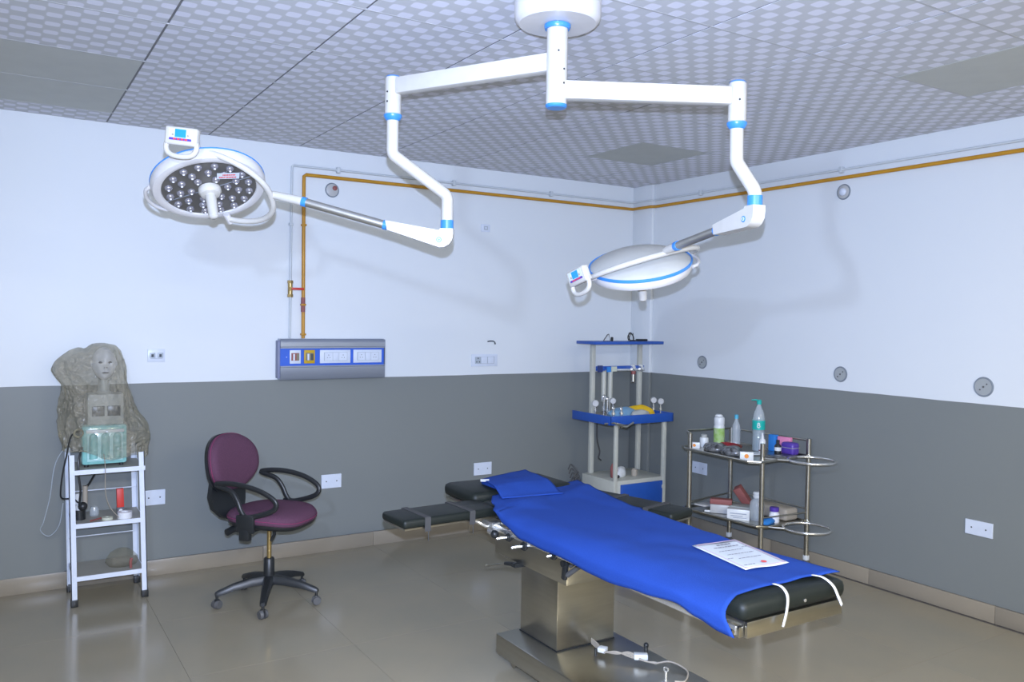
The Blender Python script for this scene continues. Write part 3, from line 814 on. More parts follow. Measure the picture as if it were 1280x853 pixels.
obj('pad_button', G().cyl((2.36, 1.866, 0.735), (2.36, 1.869, 0.735), 0.006, seg=12), M['chrome'], OT)
obj('head_tray', G().bx(2.055, 2.64, 3.625, 3.93, 0.722, 0.737, bev=0.002), M['steel'], OT)
pad(2.04, 2.655, 3.615, 3.945, 0.737, 0.805, 'head_pad')
obj('head_post', G().cyl((2.22, 3.58, 0.68), (2.22, 3.70, 0.725), 0.012).cyl((2.44, 3.58, 0.68), (2.44, 3.70, 0.725), 0.012), M['chrome'], OT)
# arm boards
def board(p0, p1, w_, z1_, th, name):
    p0, p1 = Vector((*p0, 0)), Vector((*p1, 0)); d = p1 - p0; n = d.normalized(); s_ = Vector((0, 0, 1)).cross(n)
    mm = basis((p0+p1)/2 + Vector((0, 0, z1_-th/2)), n, s_, Vector((0, 0, 1)))
    ab = obj(name, G().box((0, 0, 0), (d.length, w_, th), bev=0.016, seg=3, mtx=mm), M['black_pad'], OT, ang=60)
    obj('board_plate', G().box((0, 0, -th/2-0.004), (d.length-0.02, w_-0.02, 0.008), mtx=mm), M['steel'], ab)
    return ab, mm, d.length
ab, mm, L_ = board((1.553, 3.500), (2.075, 3.530), 0.225, 0.772, 0.042, 'arm_board')
for fx in (-0.14, 0.10):
    g = G().box((fx*1.0, 0, 0.022), (0.030, 0.228, 0.003), mtx=mm).box((fx, -0.1145, -0.010), (0.030, 0.003, 0.062), mtx=mm).box((fx, 0.1145, -0.010), (0.030, 0.003, 0.062), mtx=mm)
    obj('strap', g, M['strap_grey'], ab, label='grey webbing strap')
    obj('strap_tail', G().box((fx+0.004, -0.114, -0.06), (0.004, 0.002, 0.05), mtx=mm), M['strap_grey'], ab)
obj('board_bracket', G().tube([(2.10, 3.43, 0.672), (2.03, 3.47, 0.675), (1.95, 3.50, 0.722)], 0.008, 8).box((2.06, 3.44, 0.675), (0.05, 0.04, 0.05), bev=0.006).cyl((2.04, 3.40, 0.66), (2.04, 3.44, 0.66), 0.02), M['chrome'], OT, label='chrome arm board bracket')
obj('bracket_knob', G().sphere((2.03, 3.385, 0.655), 0.02).cyl((2.03, 3.385, 0.655), (2.04, 3.44, 0.665), 0.006), M['black_plastic'], OT)
ab, mm, L_ = board((2.70, 3.58), (2.845, 2.975), 0.19, 0.762, 0.044, 'arm_board')
for fx in (-0.10, 0.16):
    g = G().box((fx, 0, 0.023), (0.030, 0.193, 0.003), mtx=mm).box((fx, 0.097, -0.004), (0.030, 0.003, 0.055), mtx=mm).box((fx, -0.097, -0.004), (0.030, 0.003, 0.055), mtx=mm)
    obj('strap', g, M['strap_grey'], ab, label='grey webbing strap')
obj('board_bracket', G().box((2.63, 3.36, 0.672), (0.10, 0.04, 0.04), bev=0.006).cyl((2.69, 3.36, 0.675), (2.72, 3.38, 0.715), 0.012), M['chrome'], OT)
# clamp handles on the housing
for (y_, z_, full) in ((3.306, 0.655, 1), (3.174, 0.645, 1), (2.94, 0.662, 0)):
    kn = obj('clamp_knob', G().cyl((2.15, y_, z_-0.01), (2.06, y_, z_), 0.009).cyl((2.072, y_, z_), (2.048, y_, z_), 0.017, 0.015).torus((2.06, y_, z_), (1, 0, 0), 0.016, 0.006, 18, 8), M['black_plastic'], OT)
    hl = 0.050 if full else 0.022; c = Vector((2.052, y_, z_)); hd_ = Vector((0.84, -0.53, 0.06)).normalized()
    obj('clamp_handle', G().tube([c - hd_*hl + Vector((0, 0, -0.005)), c - hd_*hl*0.5 + Vector((0, 0, -0.001)), c, c + hd_*hl*0.6 + Vector((0, 0, 0.002)), c + hd_*hl], 0.0062, 8, smooth=2), M['chrome'], kn)
obj('tilt_lever', G().cyl((2.13, 3.36, 0.503), (2.14, 3.46, 0.480), 0.012, 0.010), M['black_plastic'], OT)
obj('tilt_rod', G().cyl((2.14, 3.455, 0.481), (2.15, 3.66, 0.415), 0.0045).sphere((2.15, 3.66, 0.415), 0.008, seg=8), M['steel'], OT)
obj('tilt_bracket', G().bx(2.12, 2.2, 3.34, 3.38, 0.490, 0.508), M['black_plastic'], OT)
obj('hinge_link', G().box((2.14, 2.962, 0.585), (0.02, 0.028, 0.10), rot=Matrix.Rotation(0.15, 3, 'X'), bev=0.006).cyl((2.12, 2.96, 0.61), (2.16, 2.96, 0.61), 0.014), M['black_plastic'], OT)
obj('hinge_strut', G().tube([(2.145, 2.95, 0.56), (2.145, 2.88, 0.61), (2.145, 2.80, 0.665)], 0.012, 8).tube([(2.15, 2.94, 0.60), (2.15, 2.85, 0.655)], 0.008, 8), M['rubber_grey'], OT)
for x_ in (2.20, 2.45):
    obj('leg_section_arm', G().tube([(x_, 2.98, 0.60), (x_, 2.80, 0.64), (x_, 2.0, 0.66)], 0.012, 8), M['steel'], OT)
obj('corner_latch', G().bx(2.062, 2.082, 1.885, 1.90, 0.655, 0.69, bev=0.002).cyl((2.05, 1.95, 0.672), (2.05, 1.90, 0.672), 0.008), M['steel'], OT)
# cable clamps and pedal lever on the base
PB = obj('cable_bundle', G(), M['beige_box'], OT) if False else None
g = G()
for k in range(4):
    dz = k*0.007
    g.tube([(2.40, 3.10, 0.158+dz), (2.38, 3.02, 0.160+dz), (2.36, 2.95+0.01*k, 0.175), (2.395, 2.91, 0.185-dz*0.5), (2.43, 2.86, 0.172+dz), (2.46, 2.80, 0.170), (2.50, 2.76, 0.162+dz*0.3)], 0.0035, 6, smooth=5)
g.tube([(2.50, 2.76, 0.165), (2.55, 2.72, 0.175), (2.57, 2.64, 0.160), (2.50, 2.58, 0.153), (2.46, 2.60, 0.153)], 0.004, 6, smooth=5)
obj('control_cable', g, M['beige_box'], OT, label='pale cable bundle lying on the base')
obj('cable_plug', G().box((2.368, 2.975, 0.178), (0.038, 0.038, 0.022), bev=0.004, rot=Matrix.Rotation(0.5, 3, 'Z')), M['white_plastic'], OT)
obj('cable_plug', G().box((2.465, 2.825, 0.180), (0.062, 0.034, 0.026), bev=0.004, rot=Matrix.Rotation(-0.6, 3, 'Z')), M['white_plastic'], OT)
obj('cable_knob', G().cyl((2.50, 2.83, 0.185), (2.50, 2.83, 0.222), 0.009).sphere((2.50, 2.83, 0.222), 0.012, seg=10), M['black_plastic'], OT)
obj('cable_pin', G().cyl((2.335, 2.985, 0.152), (2.335, 2.985, 0.185), 0.006), M['black_plastic'], OT)
obj('brake_lever', G().cyl((2.41, 2.60, 0.150), (2.41, 2.60, 0.205), 0.005).torus((2.41, 2.60, 0.214), (0.8, 0.5, 0), 0.009, 0.004, 14, 6).box((2.41, 2.60, 0.155), (0.035, 0.035, 0.010), bev=0.002), M['chrome'], OT)

# blue drape: body sheet
def sheet_obj(name, grid, th, mt, parent=None):
    g = G()
    nr, nc = len(grid), len(grid[0])
    V = [[g.bm.verts.new(p) for p in row] for row in grid]
    for i in range(nr-1):
        for j in range(nc-1): g.bm.faces.new((V[i][j], V[i][j+1], V[i+1][j+1], V[i+1][j]))
    o = obj(name, g, mt, parent, ang=80)
    md = o.modifiers.new('thickness', 'SOLIDIFY'); md.thickness = th; md.offset = 0
    return o
def lerp_tab(tab, t):
    if t <= tab[0][0]: return tab[0][1]
    for (a, b), (c, d) in zip(tab[:-1], tab[1:]):
        if t <= c:
            s_ = (t-a)/(c-a); s_ = s_*s_*(3-2*s_); return b + (d-b)*s_
    return tab[-1][1]
xr_t = [(1.90, 2.592), (3.05, 2.615), (3.45, 2.68), (3.72, 2.745)]      # right edge
xl_t = [(1.90, 1.985), (2.4, 1.99), (3.2, 1.995), (3.35, 2.005), (3.45, 2.06), (3.62, 2.14), (3.72, 2.20)]   # left hem
zh_t = [(1.90, 0.684), (2.00, 0.70), (2.10, 0.718), (2.28, 0.700), (2.49, 0.684), (2.78, 0.690), (3.08, 0.696), (3.25, 0.735), (3.36, 0.772), (3.75, 0.785)]
from mathutils import noise as mnoise
NR, NC = 90, 46
grid = []
for i in range(NR):
    v = i/(NR-1)
    row = []
    for j in range(NC):
        u = j/(NC-1)                                   # 0 right ... 1 left hem
        ytop = 3.70 - 0.12*u                           # head end of the sheet
        yfoot = 1.905 + 0.03*math.sin(u*PI*1.0) - 0.07*max(0, (u-0.8)/0.2)**1.2
        y_ = yfoot + (ytop - yfoot)*v
        xr_, xl_, zh_ = lerp_tab(xr_t, y_), lerp_tab(xl_t, y_), lerp_tab(zh_t, y_)
        edge = max(0.0, 2.075)
        ztop = 0.781
        if zh_ < 0.765:
            # flat part to the pad edge, then over the shoulder and down
            if u < 0.82:
                x_ = xr_ + (edge - xr_)*(u/0.82); z_ = ztop
            else:
                t = (u-0.82)/0.18
                a = min(t*1.6, 1.0)
                x_ = edge - (edge - xl_)*math.sin(a*PI/2)
                z_ = ztop - (ztop - zh_)*(t**1.25)
        else:
            x_ = xr_ + (xl_ - xr_)*u; z_ = ztop + (zh_-ztop)*max(0, (u-0.8)/0.2)
        if x_ > 2.59 and y_ < 3.0: z_ -= (x_-2.59)*0.5
        nv = mnoise.noise(Vector((x_*3.2, y_*2.4, 0.3)))*0.017 + mnoise.noise(Vector((x_*10, y_*7, 2.0)))*0.006
        # raised fold across the upper part and near the foot-end shoulder
        z_ += max(0.0, nv + 0.002)
        z_ += 0.010*math.exp(-((y_-3.42-0.25*(x_-2.3))/0.06)**2)*(1 if x_ > 2.1 else 0.3)
        row.append(Vector((x_, y_, z_ + 0.001)))
    grid.append(row)
DR = thing('surgical_drape', 'bright blue surgical drape spread over the operating table pads', 'drape', (2.34, 2.8, 0.775))
sheet_obj('sheet', grid, 0.004, M['towel'], DR)
# four tapes
def tape(name, pts, w_, lab):
    P = catmull([Vector(p) for p in pts], 5)
    g = G(); rows = []
    for i, p in enumerate(P):
        t = (P[min(i+1, len(P)-1)] - P[max(i-1, 0)]).normalized()
        s_ = Vector((1, 0.1, 0)); s_ = (s_ - t*s_.dot(t)).normalized()
        rows.append([p - s_*w_/2, p + s_*w_/2])
    o = sheet_obj(name, rows, 0.002, M['white_cloth'], DR); o['label'] = lab
tape('tie_tape', [(2.265, 1.925, 0.792), (2.262, 1.885, 0.792), (2.255, 1.855, 0.770), (2.245, 1.848, 0.725), (2.225, 1.845, 0.675)], 0.013, 'white tie tape')
tape('tie_tape', [(2.465, 1.925, 0.792), (2.475, 1.885, 0.792), (2.492, 1.856, 0.768), (2.508, 1.846, 0.73), (2.524, 1.842, 0.698)], 0.013, 'white tie tape')
obj('cloth_tag', G().box((2.085, 3.395, 0.752), (0.004, 0.05, 0.04), rot=Matrix.Rotation(0.5, 3, 'X')), M['white_cloth'], DR, label='white corner tag')

# small towel on the head pad, over a pillow lump
grid = []
c00, c01, c10, c11 = Vector((2.19, 3.805, 0)), Vector((2.515, 3.875, 0)), Vector((2.125, 3.475, 0)), Vector((2.46, 3.43, 0))
for i in range(24):
    v = i/23; row = []
    for j in range(24):
        u = j/23
        p = (c00*(1-u) + c01*u)*(1-v) + (c10*(1-u) + c11*u)*v
        z_ = 0.842 - 0.034*max(0, (v-0.55)/0.45)**1.5 - 0.010*(1-u)*(1-v)
        z_ += 0.006*mnoise.noise(Vector((p.x*8, p.y*8, 1)))
        if p.y < 3.60: z_ = max(z_ - 0.02*(3.60-p.y)/0.15, 0.800)
        row.append(Vector((p.x, p.y, z_)))
    grid.append(row)
HT = thing('head_towel', 'smaller blue towel folded over the head rest pad of the operating table', 'towel', (2.32, 3.65, 0.82))
sheet_obj('cloth', grid, 0.005, M['towel'], HT)
obj('towel_tag', G().box((2.175, 3.735, 0.838), (0.045, 0.025, 0.003), rot=Matrix.Rotation(-0.5, 3, 'Z') @ Matrix.Rotation(0.2, 3, 'X')), M['white_cloth'], HT, label='small white tag')
obj('towel_roll', G().box((2.33, 3.70, 0.819), (0.29, 0.20, 0.030), bev=0.013), M['towel'], HT)

# certificate lying on the drape
CT = thing('paper_certificate', 'white printed certificate lying on the blue drape', 'paper', (2.43, 2.23, 0.79))
q = [Vector((2.354, 2.406, 0)), Vector((2.575, 2.391, 0)), Vector((2.505, 2.058, 0)), Vector((2.296, 2.076, 0))]
def cp(u, v, z_): return (q[0]*(1-u) + q[1]*u)*(1-v) + (q[3]*(1-u) + q[2]*u)*v + Vector((0, 0, z_))
ZP = 0.7945
g = G(); n = 10
g.sheet([[cp(i/n, j/n, ZP + 0.002*math.sin(i*0.7)) for i in range(n+1)] for j in range(n+1)])
so = obj('sheet', g, M['paper'], CT); md = so.modifiers.new('thickness', 'SOLIDIFY'); md.thickness = 0.001; md.offset = -1
def strip(u0, u1, v0, v1):
    z_ = ZP + 0.0025
    g = G(); P = [cp(u0, v0, z_), cp(u1, v0, z_), cp(u1, v1, z_), cp(u0, v1, z_)]
    g.rings([P, [p + Vector((0, 0, 0.0006)) for p in P]]); return g
def merge_strips(name, mt, lst):
    g = G()
    for a in lst:
        z_ = ZP + 0.0025; u0, u1, v0, v1 = a
        P = [cp(u0, v0, z_), cp(u1, v0, z_), cp(u1, v1, z_), cp(u0, v1, z_)]
        g.rings([P, [p + Vector((0, 0, 0.0006)) for p in P]])
    obj(name, g, mt, CT)
merge_strips('printed_border', M['ink_pink'], [(0.04, 0.96, 0.03, 0.045), (0.04, 0.96, 0.955, 0.97), (0.04, 0.06, 0.03, 0.97), (0.94, 0.96, 0.03, 0.97)])
rnd = random.Random(5)
lines = []
def words(v, u0, u1, h):
    u = u0
    while u < u1:
        wd = rnd.uniform(0.03, 0.09); lines.append((u, min(u+wd, u1), v, v+h)); u += wd + 0.018
words(0.13, 0.40, 0.72, 0.030); words(0.22, 0.24, 0.80, 0.022); words(0.36, 0.20, 0.75, 0.013)
words(0.50, 0.22, 0.82, 0.013); words(0.66, 0.28, 0.80, 0.012); words(0.62, 0.08, 0.2, 0.012); words(0.88, 0.12, 0.36, 0.012); words(0.30, 0.80, 0.92, 0.012)
merge_strips('printed_text', M['ink'], lines)
g = G(); c_ = cp(0.60, 0.86, ZP+0.0025)
g.cyl(c_, c_ + Vector((0, 0, 0.0008)), 0.011, seg=16)
obj('red_seal', g, M['ink_red'], CT, label='small red seal')

# ------------------------------------------------------------------ office chair
CH = thing('office_chair', 'purple fabric swivel office chair with black loop armrests on castors', 'chair', (1.38, 4.86, 0), math.radians(-49.0))
def co(name, g, mt, p=None, **k): return obj(name, g, M[mt], p or CH, world=False, **k)
base_az = [176, 248, 320, 32, 104]
yaw = -49.0
for a in base_az:
    r_ = math.radians(a - yaw); d = Vector((math.cos(r_), math.sin(r_), 0)); s_ = Vector((-d.y, d.x, 0))
    g = G(); rows = []
    for t, zz, hw, hh in ((0.02, 0.135, 0.030, 0.024), (0.10, 0.130, 0.026, 0.022), (0.20, 0.113, 0.022, 0.017), (0.285, 0.088, 0.018, 0.013), (0.30, 0.083, 0.012, 0.009)):
        c = d*t + Vector((0, 0, zz))
        rows.append([c + s_*hw*x_ + Vector((0, 0, hh*z_)) for x_, z_ in ((-1, -1), (1, -1), (1, 0.3), (0.6, 1), (-0.6, 1), (-1, 0.3))])
    g.rings(rows); co('base_leg', g, 'black_plastic')
    c = d*0.29
    cs = co('caster', G().cyl(c + Vector((0, 0, 0.05)), c + Vector((0, 0, 0.09)), 0.008, seg=10).box(c + Vector((0, 0, 0.045)), (0.022, 0.026, 0.02), rot=Matrix.Rotation(r_ + 0.5, 3, 'Z'), bev=0.003), 'black_plastic')
    ax = Matrix.Rotation(0.6, 3, 'Z') @ s_
    for e in (-1, 1):
        co('wheel', G().cyl(c + ax*(e*0.007) + Vector((0, 0, 0.0265)), c + ax*(e*0.023) + Vector((0, 0, 0.0265)), 0.0265, 0.022, seg=20), 'rubber_grey', cs)
co('hub', G().lathe([(0.028, 0.10), (0.042, 0.105), (0.042, 0.15), (0.032, 0.16), (0.030, 0.255), (0.026, 0.26)], (0, 0, 0)), 'black_plastic')
co('gas_lift', G().cyl((0, 0, 0.255), (0, 0, 0.46), 0.013), 'brass', label='brownish metal gas lift column')
co('lift_lever', G().tube([(0, -0.03, 0.455), (-0.02, -0.12, 0.462), (-0.03, -0.18, 0.455)], 0.005, 8), 'chrome')
co('mechanism', G().box((-0.02, 0, 0.470), (0.20, 0.12, 0.030), bev=0.008).tube([(0.03, 0, 0.465), (0.035, 0, 0.40), (0.012, 0, 0.36)], 0.010, 8), 'black_plastic')
def rrect(hx, hy, n=40, e=2.9):
    return [(hx*math.copysign(abs(math.cos(2*PI*i/n))**(2/e), math.cos(2*PI*i/n)), hy*math.copysign(abs(math.sin(2*PI*i/n))**(2/e), math.sin(2*PI*i/n))) for i in range(n)]
SX, SY, SC = 0.232, 0.222, 0.022
def loft(levels, droop):
    g = G(); R = []
    for z_, k in levels:
        R.append([Vector((SC + p[0], p[1], z_ - droop*max(0, (p[0]+SC-0.08)/0.17)**2)) for p in rrect(SX*k, SY*k)])
    return g.rings(R)
co('seat_shell', loft([(0.468, 0.78), (0.474, 0.90), (0.490, 0.965), (0.503, 0.975)], 0.02), 'black_plastic')
seat = co('seat', loft([(0.501, 0.97), (0.515, 1.0), (0.538, 0.995), (0.553, 0.94), (0.561, 0.82), (0.563, 0.5), (0.560, 0.2)], 0.022), 'purple', ang=80)
pp = [Vector((SC + p[0], p[1], 0.526 - 0.022*max(0, (p[0]+SC-0.08)/0.17)**2)) for p in rrect(SX*1.002, SY*1.002, 48)]
co('piping', G().tube(pp, 0.0018, 6, closed=True), 'magenta', seat, label='magenta piping')
def back_pt(u, v, d):
    """u across, v 0..1 up, d depth toward the sitter"""
    zz = 0.645 + v*0.325
    xx = -0.275 - 0.055*(v-0.2) + 0.38*u*u + 0.018*math.sin(v*PI)
    return Vector((xx + d, u, zz))
def back_outline(k):
    pts = []
    for i in range(44):
        t = 2*PI*i/44; c_, s_ = math.cos(t), math.sin(t)
        e = 2.6
        y_ = math.copysign(abs(c_)**(2/e), c_); z_ = math.copysign(abs(s_)**(2/e), s_)
        wdt = 0.222 - 0.040*max(0, z_)**2 if z_ > 0 else 0.222 - 0.045*(-z_)**2
        pts.append((y_*wdt*k, 0.5 + 0.5*z_*k))
    return pts
g = G(); R = []
for k, d in ((0.93, -0.012), (0.985, 0.0), (1.0, 0.016), (0.985, 0.034), (0.93, 0.045), (0.8, 0.051), (0.5, 0.054), (0.2, 0.055)):
    R.append([back_pt(y_, v, d) for y_, v in back_outline(k)])
g.rings(R); bk = co('backrest', g, 'purple', ang=80)
co('piping', G().tube([back_pt(y_, v, 0.018) for y_, v in back_outline(1.002)], 0.0018, 6, closed=True), 'magenta', bk, label='magenta piping')
g = G(); R = []
for k, d in ((0.55, -0.046), (0.82, -0.040), (0.97, -0.026), (1.0, -0.004)):
    R.append([back_pt(y_, v - 0.05*(1-v), d) for y_, v in back_outline(k)])
g.rings(R); co('back_shell', g, 'black_plastic', ang=80)
g = G(); rows = []
for x_, z_, hw in ((-0.300, 0.80, 0.06), (-0.298, 0.70, 0.14), (-0.292, 0.62, 0.165), (-0.280, 0.55, 0.150), (-0.255, 0.495, 0.10), (-0.18, 0.472, 0.06), (-0.08, 0.468, 0.045)):
    rows.append([Vector((x_ - 0.014, -hw, z_)), Vector((x_ + 0.014, -hw, z_ + 0.005)), Vector((x_ + 0.014, hw, z_ + 0.005)), Vector((x_ - 0.014, hw, z_))])
g.rings(rows); co('back_support', g, 'black_plastic')
co('tension_knob', G().cyl((-0.14, -0.10, 0.455), (-0.16, -0.18, 0.435), 0.020, seg=16), 'black_plastic')
for sg in (-1, 1):
    y0_ = sg*0.222
    pts = [(-0.205, y0_*0.98, 0.712), (-0.13, y0_*1.02, 0.727), (-0.02, y0_*1.06, 0.724), (0.10, y0_*1.06, 0.698), (0.185, y0_*1.04, 0.650), (0.175, y0_*1.02, 0.600), (0.08, y0_*1.03, 0.562), (0.0, y0_*1.03, 0.548), (-0.035, y0_*1.03, 0.580), (-0.06, y0_*1.02, 0.632), (-0.105, y0_*1.0, 0.682)]
    co('armrest_loop', G().tube([Vector(p) for p in pts], 0.012, 12, closed=True, smooth=6, ry=0.015), 'black_plastic', label='looped black armrest')
    co('armrest_bracket', G().box((0.0, y0_*1.06, 0.510), (0.115, 0.022, 0.10), bev=0.008).box((-0.005, y0_*1.03, 0.450), (0.065, 0.036, 0.07), bev=0.008).box((0.0, y0_*0.62, 0.462), (0.06, 0.19, 0.014), bev=0.003), 'black_plastic')

# ------------------------------------------------------------------ white metal stand
ST = thing('metal_stand', 'white angle-iron stand with three shelves under the plastic-covered machine', 'stand', (0.585, 5.455, 0))
sx0, sx1, sy0, sy1 = 0.395, 0.765, 5.29, 5.62
def angle_leg(x_, y_, sx, sy, ztop, lean):
    g = G(); a = 0.030; t = 0.004
    for (dx0, dx1, dy0, dy1) in ((0, a*sx, 0, t*sy), (0, t*sx, 0, a*sy)):
        g.bx(min(x_+dx0, x_+dx1), max(x_+dx0, x_+dx1), min(y_+dy0, y_+dy1), max(y_+dy0, y_+dy1), 0.03, ztop)
    for v in g.bm.verts: v.co.x += lean*(v.co.z)
    o = obj('leg', g, M['stand_white'], ST)
    obj('foot_cap', G().bx(min(x_-0.004*sx, x_+a*sx*1.1), max(x_-0.004*sx, x_+a*sx*1.1), min(y_-0.004*sy, y_+a*sy*1.1), max(y_-0.004*sy, y_+a*sy*1.1), 0.0, 0.042, bev=0.003), M['black_plastic'], o)
angle_leg(sx0-0.008, sy0, 1, 1, 0.868, -0.020); angle_leg(sx1+0.022, sy0, -1, 1, 0.862, -0.026)
angle_leg(sx0-0.008, sy1, 1, -1, 0.868, -0.018); angle_leg(sx1+0.02, sy1, -1, -1, 0.868, -0.024)
for zt in (0.778, 0.472, 0.170):
    sh = obj('shelf', G().bx(sx0, sx1+0.005, sy0+0.006, sy1-0.006, zt-0.005, zt), M['stand_deck'], ST)
    obj('shelf_lip', G().bx(sx0, sx1+0.005, sy0-0.002, sy0+0.004, zt-0.024, zt+0.002), M['stand_white'], sh)
    obj('shelf_lip', G().bx(sx0, sx0+0.004, sy0+0.004, sy1, zt-0.02, zt+0.002), M['stand_white'], sh)
    obj('shelf_lip', G().bx(sx1, sx1+0.004, sy0+0.004, sy1, zt-0.02, zt+0.002), M['stand_white'], sh)
for zt in (0.60, 0.325):
    obj('back_rod', G().cyl((sx0+0.01, sy1-0.01, zt), (sx1, sy1-0.01, zt), 0.0035, seg=8), M['stand_white'], ST)
    obj('side_rod', G().cyl((sx0+0.004, sy0+0.02, zt), (sx0+0.004, sy1-0.02, zt), 0.0035, seg=8), M['stand_white'], ST)

# machine on the stand, with a mannequin-like pale face on top, under a plastic cover
MC = thing('anaesthesia_monitor', 'aqua-fronted medical machine with grey upper part on the top shelf of the white stand', 'medical machine', (0.56, 5.45, 0.778))
obj('lower_casing', G().bx(0.443, 0.685, 5.37, 5.55, 0.790, 1.020, bev=0.018), M['teal'], MC, label='aqua lower casing')
obj('window', G().bx(0.470, 0.660, 5.362, 5.371, 0.812, 0.990, bev=0.003), M['teal_bright'], MC)
for k in range(3):
    cxm = 0.503 + k*0.0625
    obj('flow_chamber', G().cyl((cxm, 5.358, 0.83), (cxm, 5.358, 0.955), 0.022, seg=16).sphere((cxm, 5.358, 0.955), 0.022, seg=12), M['teal'], MC)
obj('highlight_bar', G().bx(0.465, 0.665, 5.352, 5.37, 0.978, 0.996, bev=0.004), M['white_plastic'], MC)  # white bar standing in for the bright highlight on the glossy casing
for x_ in (0.47, 0.655):
    obj('foot', G().cyl((x_, 5.40, 0.778), (x_, 5.40, 0.792), 0.012).cyl((x_, 5.52, 0.778), (x_, 5.52, 0.792), 0.012), M['black_plastic'], MC)
obj('upper_casing', G().bx(0.475, 0.67, 5.40, 5.54, 1.018, 1.20, bev=0.012), M['machine_grey'], MC)
for xa, xb in ((0.498, 0.565), (0.580, 0.650)):
    obj('display', G().bx(xa, xb, 5.394, 5.401, 1.070, 1.130, bev=0.002), M['dark_window'], MC)
obj('neck', G().lathe([(0.05, 1.195), (0.032, 1.215), (0.03, 1.282)], (0.567, 5.465, 0)), M['machine_grey'], MC)
# the head: egg-shaped, with brow, nose, eyes and mouth facing -y
t = bmesh.new(); bmesh.ops.create_uvsphere(t, u_segments=40, v_segments=28, radius=1.0)
for v in t.verts:
    x_, y_, z_ = v.co
    fx = 0.066*x_*(1 - 0.16*max(0, -z_)); fy = 0.080*y_; fz = 0.096*z_
    if y_ < 0:
        nose = math.exp(-(x_/0.13)**2)*math.exp(-((z_+0.12)/0.20)**2)*0.022
        brow = math.exp(-((z_-0.30)/0.10)**2)*math.exp(-(x_/0.6)**2)*0.007
        eye = (math.exp(-((abs(x_)-0.36)/0.17)**2)*math.exp(-((z_-0.10)/0.12)**2))*0.013
        lips = math.exp(-(x_/0.28)**2)*math.exp(-((z_+0.52)/0.07)**2)*0.007
        chin = math.exp(-(x_/0.3)**2)*math.exp(-((z_+0.82)/0.12)**2)*0.008
        fy -= (nose + brow + lips + chin - eye)
    v.co = Vector((fx, fy, fz))
HM = thing('mannequin_head', 'white mannequin-like face under the plastic cover at the top of the machine', 'mannequin head', (0.567, 5.455, 1.262))
g = G(); g.merge(t, Matrix.Translation((0.567, 5.455, 1.375)))
hd = obj('head', g, M['mask'], HM, ang=80)
for sg in (-1, 1):
    obj('eye', G().sphere((0.567+sg*0.024, 5.455-0.068, 1.385), 0.010, (1.3, 0.6, 0.6), 10), M['mask_dark'], hd)
    obj('ear', G().sphere((0.567+sg*0.066, 5.462, 1.375), 0.016, (0.4, 0.8, 1.2), 10), M['mask'], hd)
    obj('nostril', G().sphere((0.567+sg*0.006, 5.455-0.094, 1.356), 0.0035, seg=8), M['mask_dark'], hd)
obj('mouth', G().sphere((0.567, 5.455-0.084, 1.326), 0.018, (1.1, 0.25, 0.28), 12), M['mask_dark'], hd)

# film cover: rings of a crumpled loose bag with an empty lobe upper left
BG = []
prof = [  # z, x centre, half width x, y centre, half depth
    (0.86, 0.585, 0.225, 5.445, 0.150), (0.93, 0.585, 0.238, 5.445, 0.160), (1.02, 0.565, 0.235, 5.450, 0.158), (1.10, 0.540, 0.212, 5.455, 0.150),
    (1.18, 0.530, 0.195, 5.455, 0.145), (1.26, 0.520, 0.180, 5.455, 0.138), (1.34, 0.505, 0.178, 5.455, 0.130), (1.40, 0.512, 0.160, 5.455, 0.120),
    (1.455, 0.525, 0.128, 5.455, 0.105), (1.485, 0.540, 0.085, 5.455, 0.075), (1.497, 0.550, 0.02, 5.455, 0.02)]
g = G(); R = []
NS = 128
import itertools
def prof_at(z_):
    for a, b in zip(prof[:-1], prof[1:]):
        if z_ <= b[0]:
            s_ = (z_-a[0])/(b[0]-a[0]); return [a[k]+(b[k]-a[k])*s_ for k in range(5)]
    return list(prof[-1])
zs = [0.86 + (1.497-0.86)*(1-(1-i/70)**1.15) for i in range(71)]
for z_ in zs:
    _, xc, hw, yc, hd_ = prof_at(z_); row = []
    for k in range(NS):
        a = 2*PI*k/NS
        q_ = Vector((math.cos(a)*1.6, math.sin(a)*1.6, z_*4))
        fold = 1.03 + 0.03*math.sin(7*a + z_*10) - 0.16*abs(mnoise.noise(q_*1.3)) - 0.11*abs(mnoise.noise(q_*3.1 + Vector((3, 1, 2)))) + 0.05*mnoise.noise(q_*0.7)
        r2 = min(fold, 1.12)
        x_ = xc + hw*math.cos(a)*r2; y_ = yc + hd_*math.sin(a)*fold
        zz = z_
        if z_ < 0.88: zz = z_ - 0.025 + 0.05*(1 if math.cos(a) < 0.0 else -0.2)*abs(math.cos(a)) + 0.012*math.sin(5*a)
        # empty lobe on the left
        if math.cos(a) < -0.2 and 1.26 < z_ < 1.48:
            x_ -= 0.040*math.sin((z_-1.26)/0.22*PI)
        # dip between lobe and head
        if z_ > 1.42: zz -= 0.028*math.exp(-((x_-0.465)/0.022)**2)*(z_-1.42)/0.08
        row.append(Vector((x_, min(y_, 5.68), zz)))
    R.append(row)
g.rings(R, caps=False)
cover = obj('plastic_cover', g, M['film'], None, ang=35)
tag(cover, 'dusty clear plastic bag draped over the machine and pale face on the white stand', 'plastic cover')

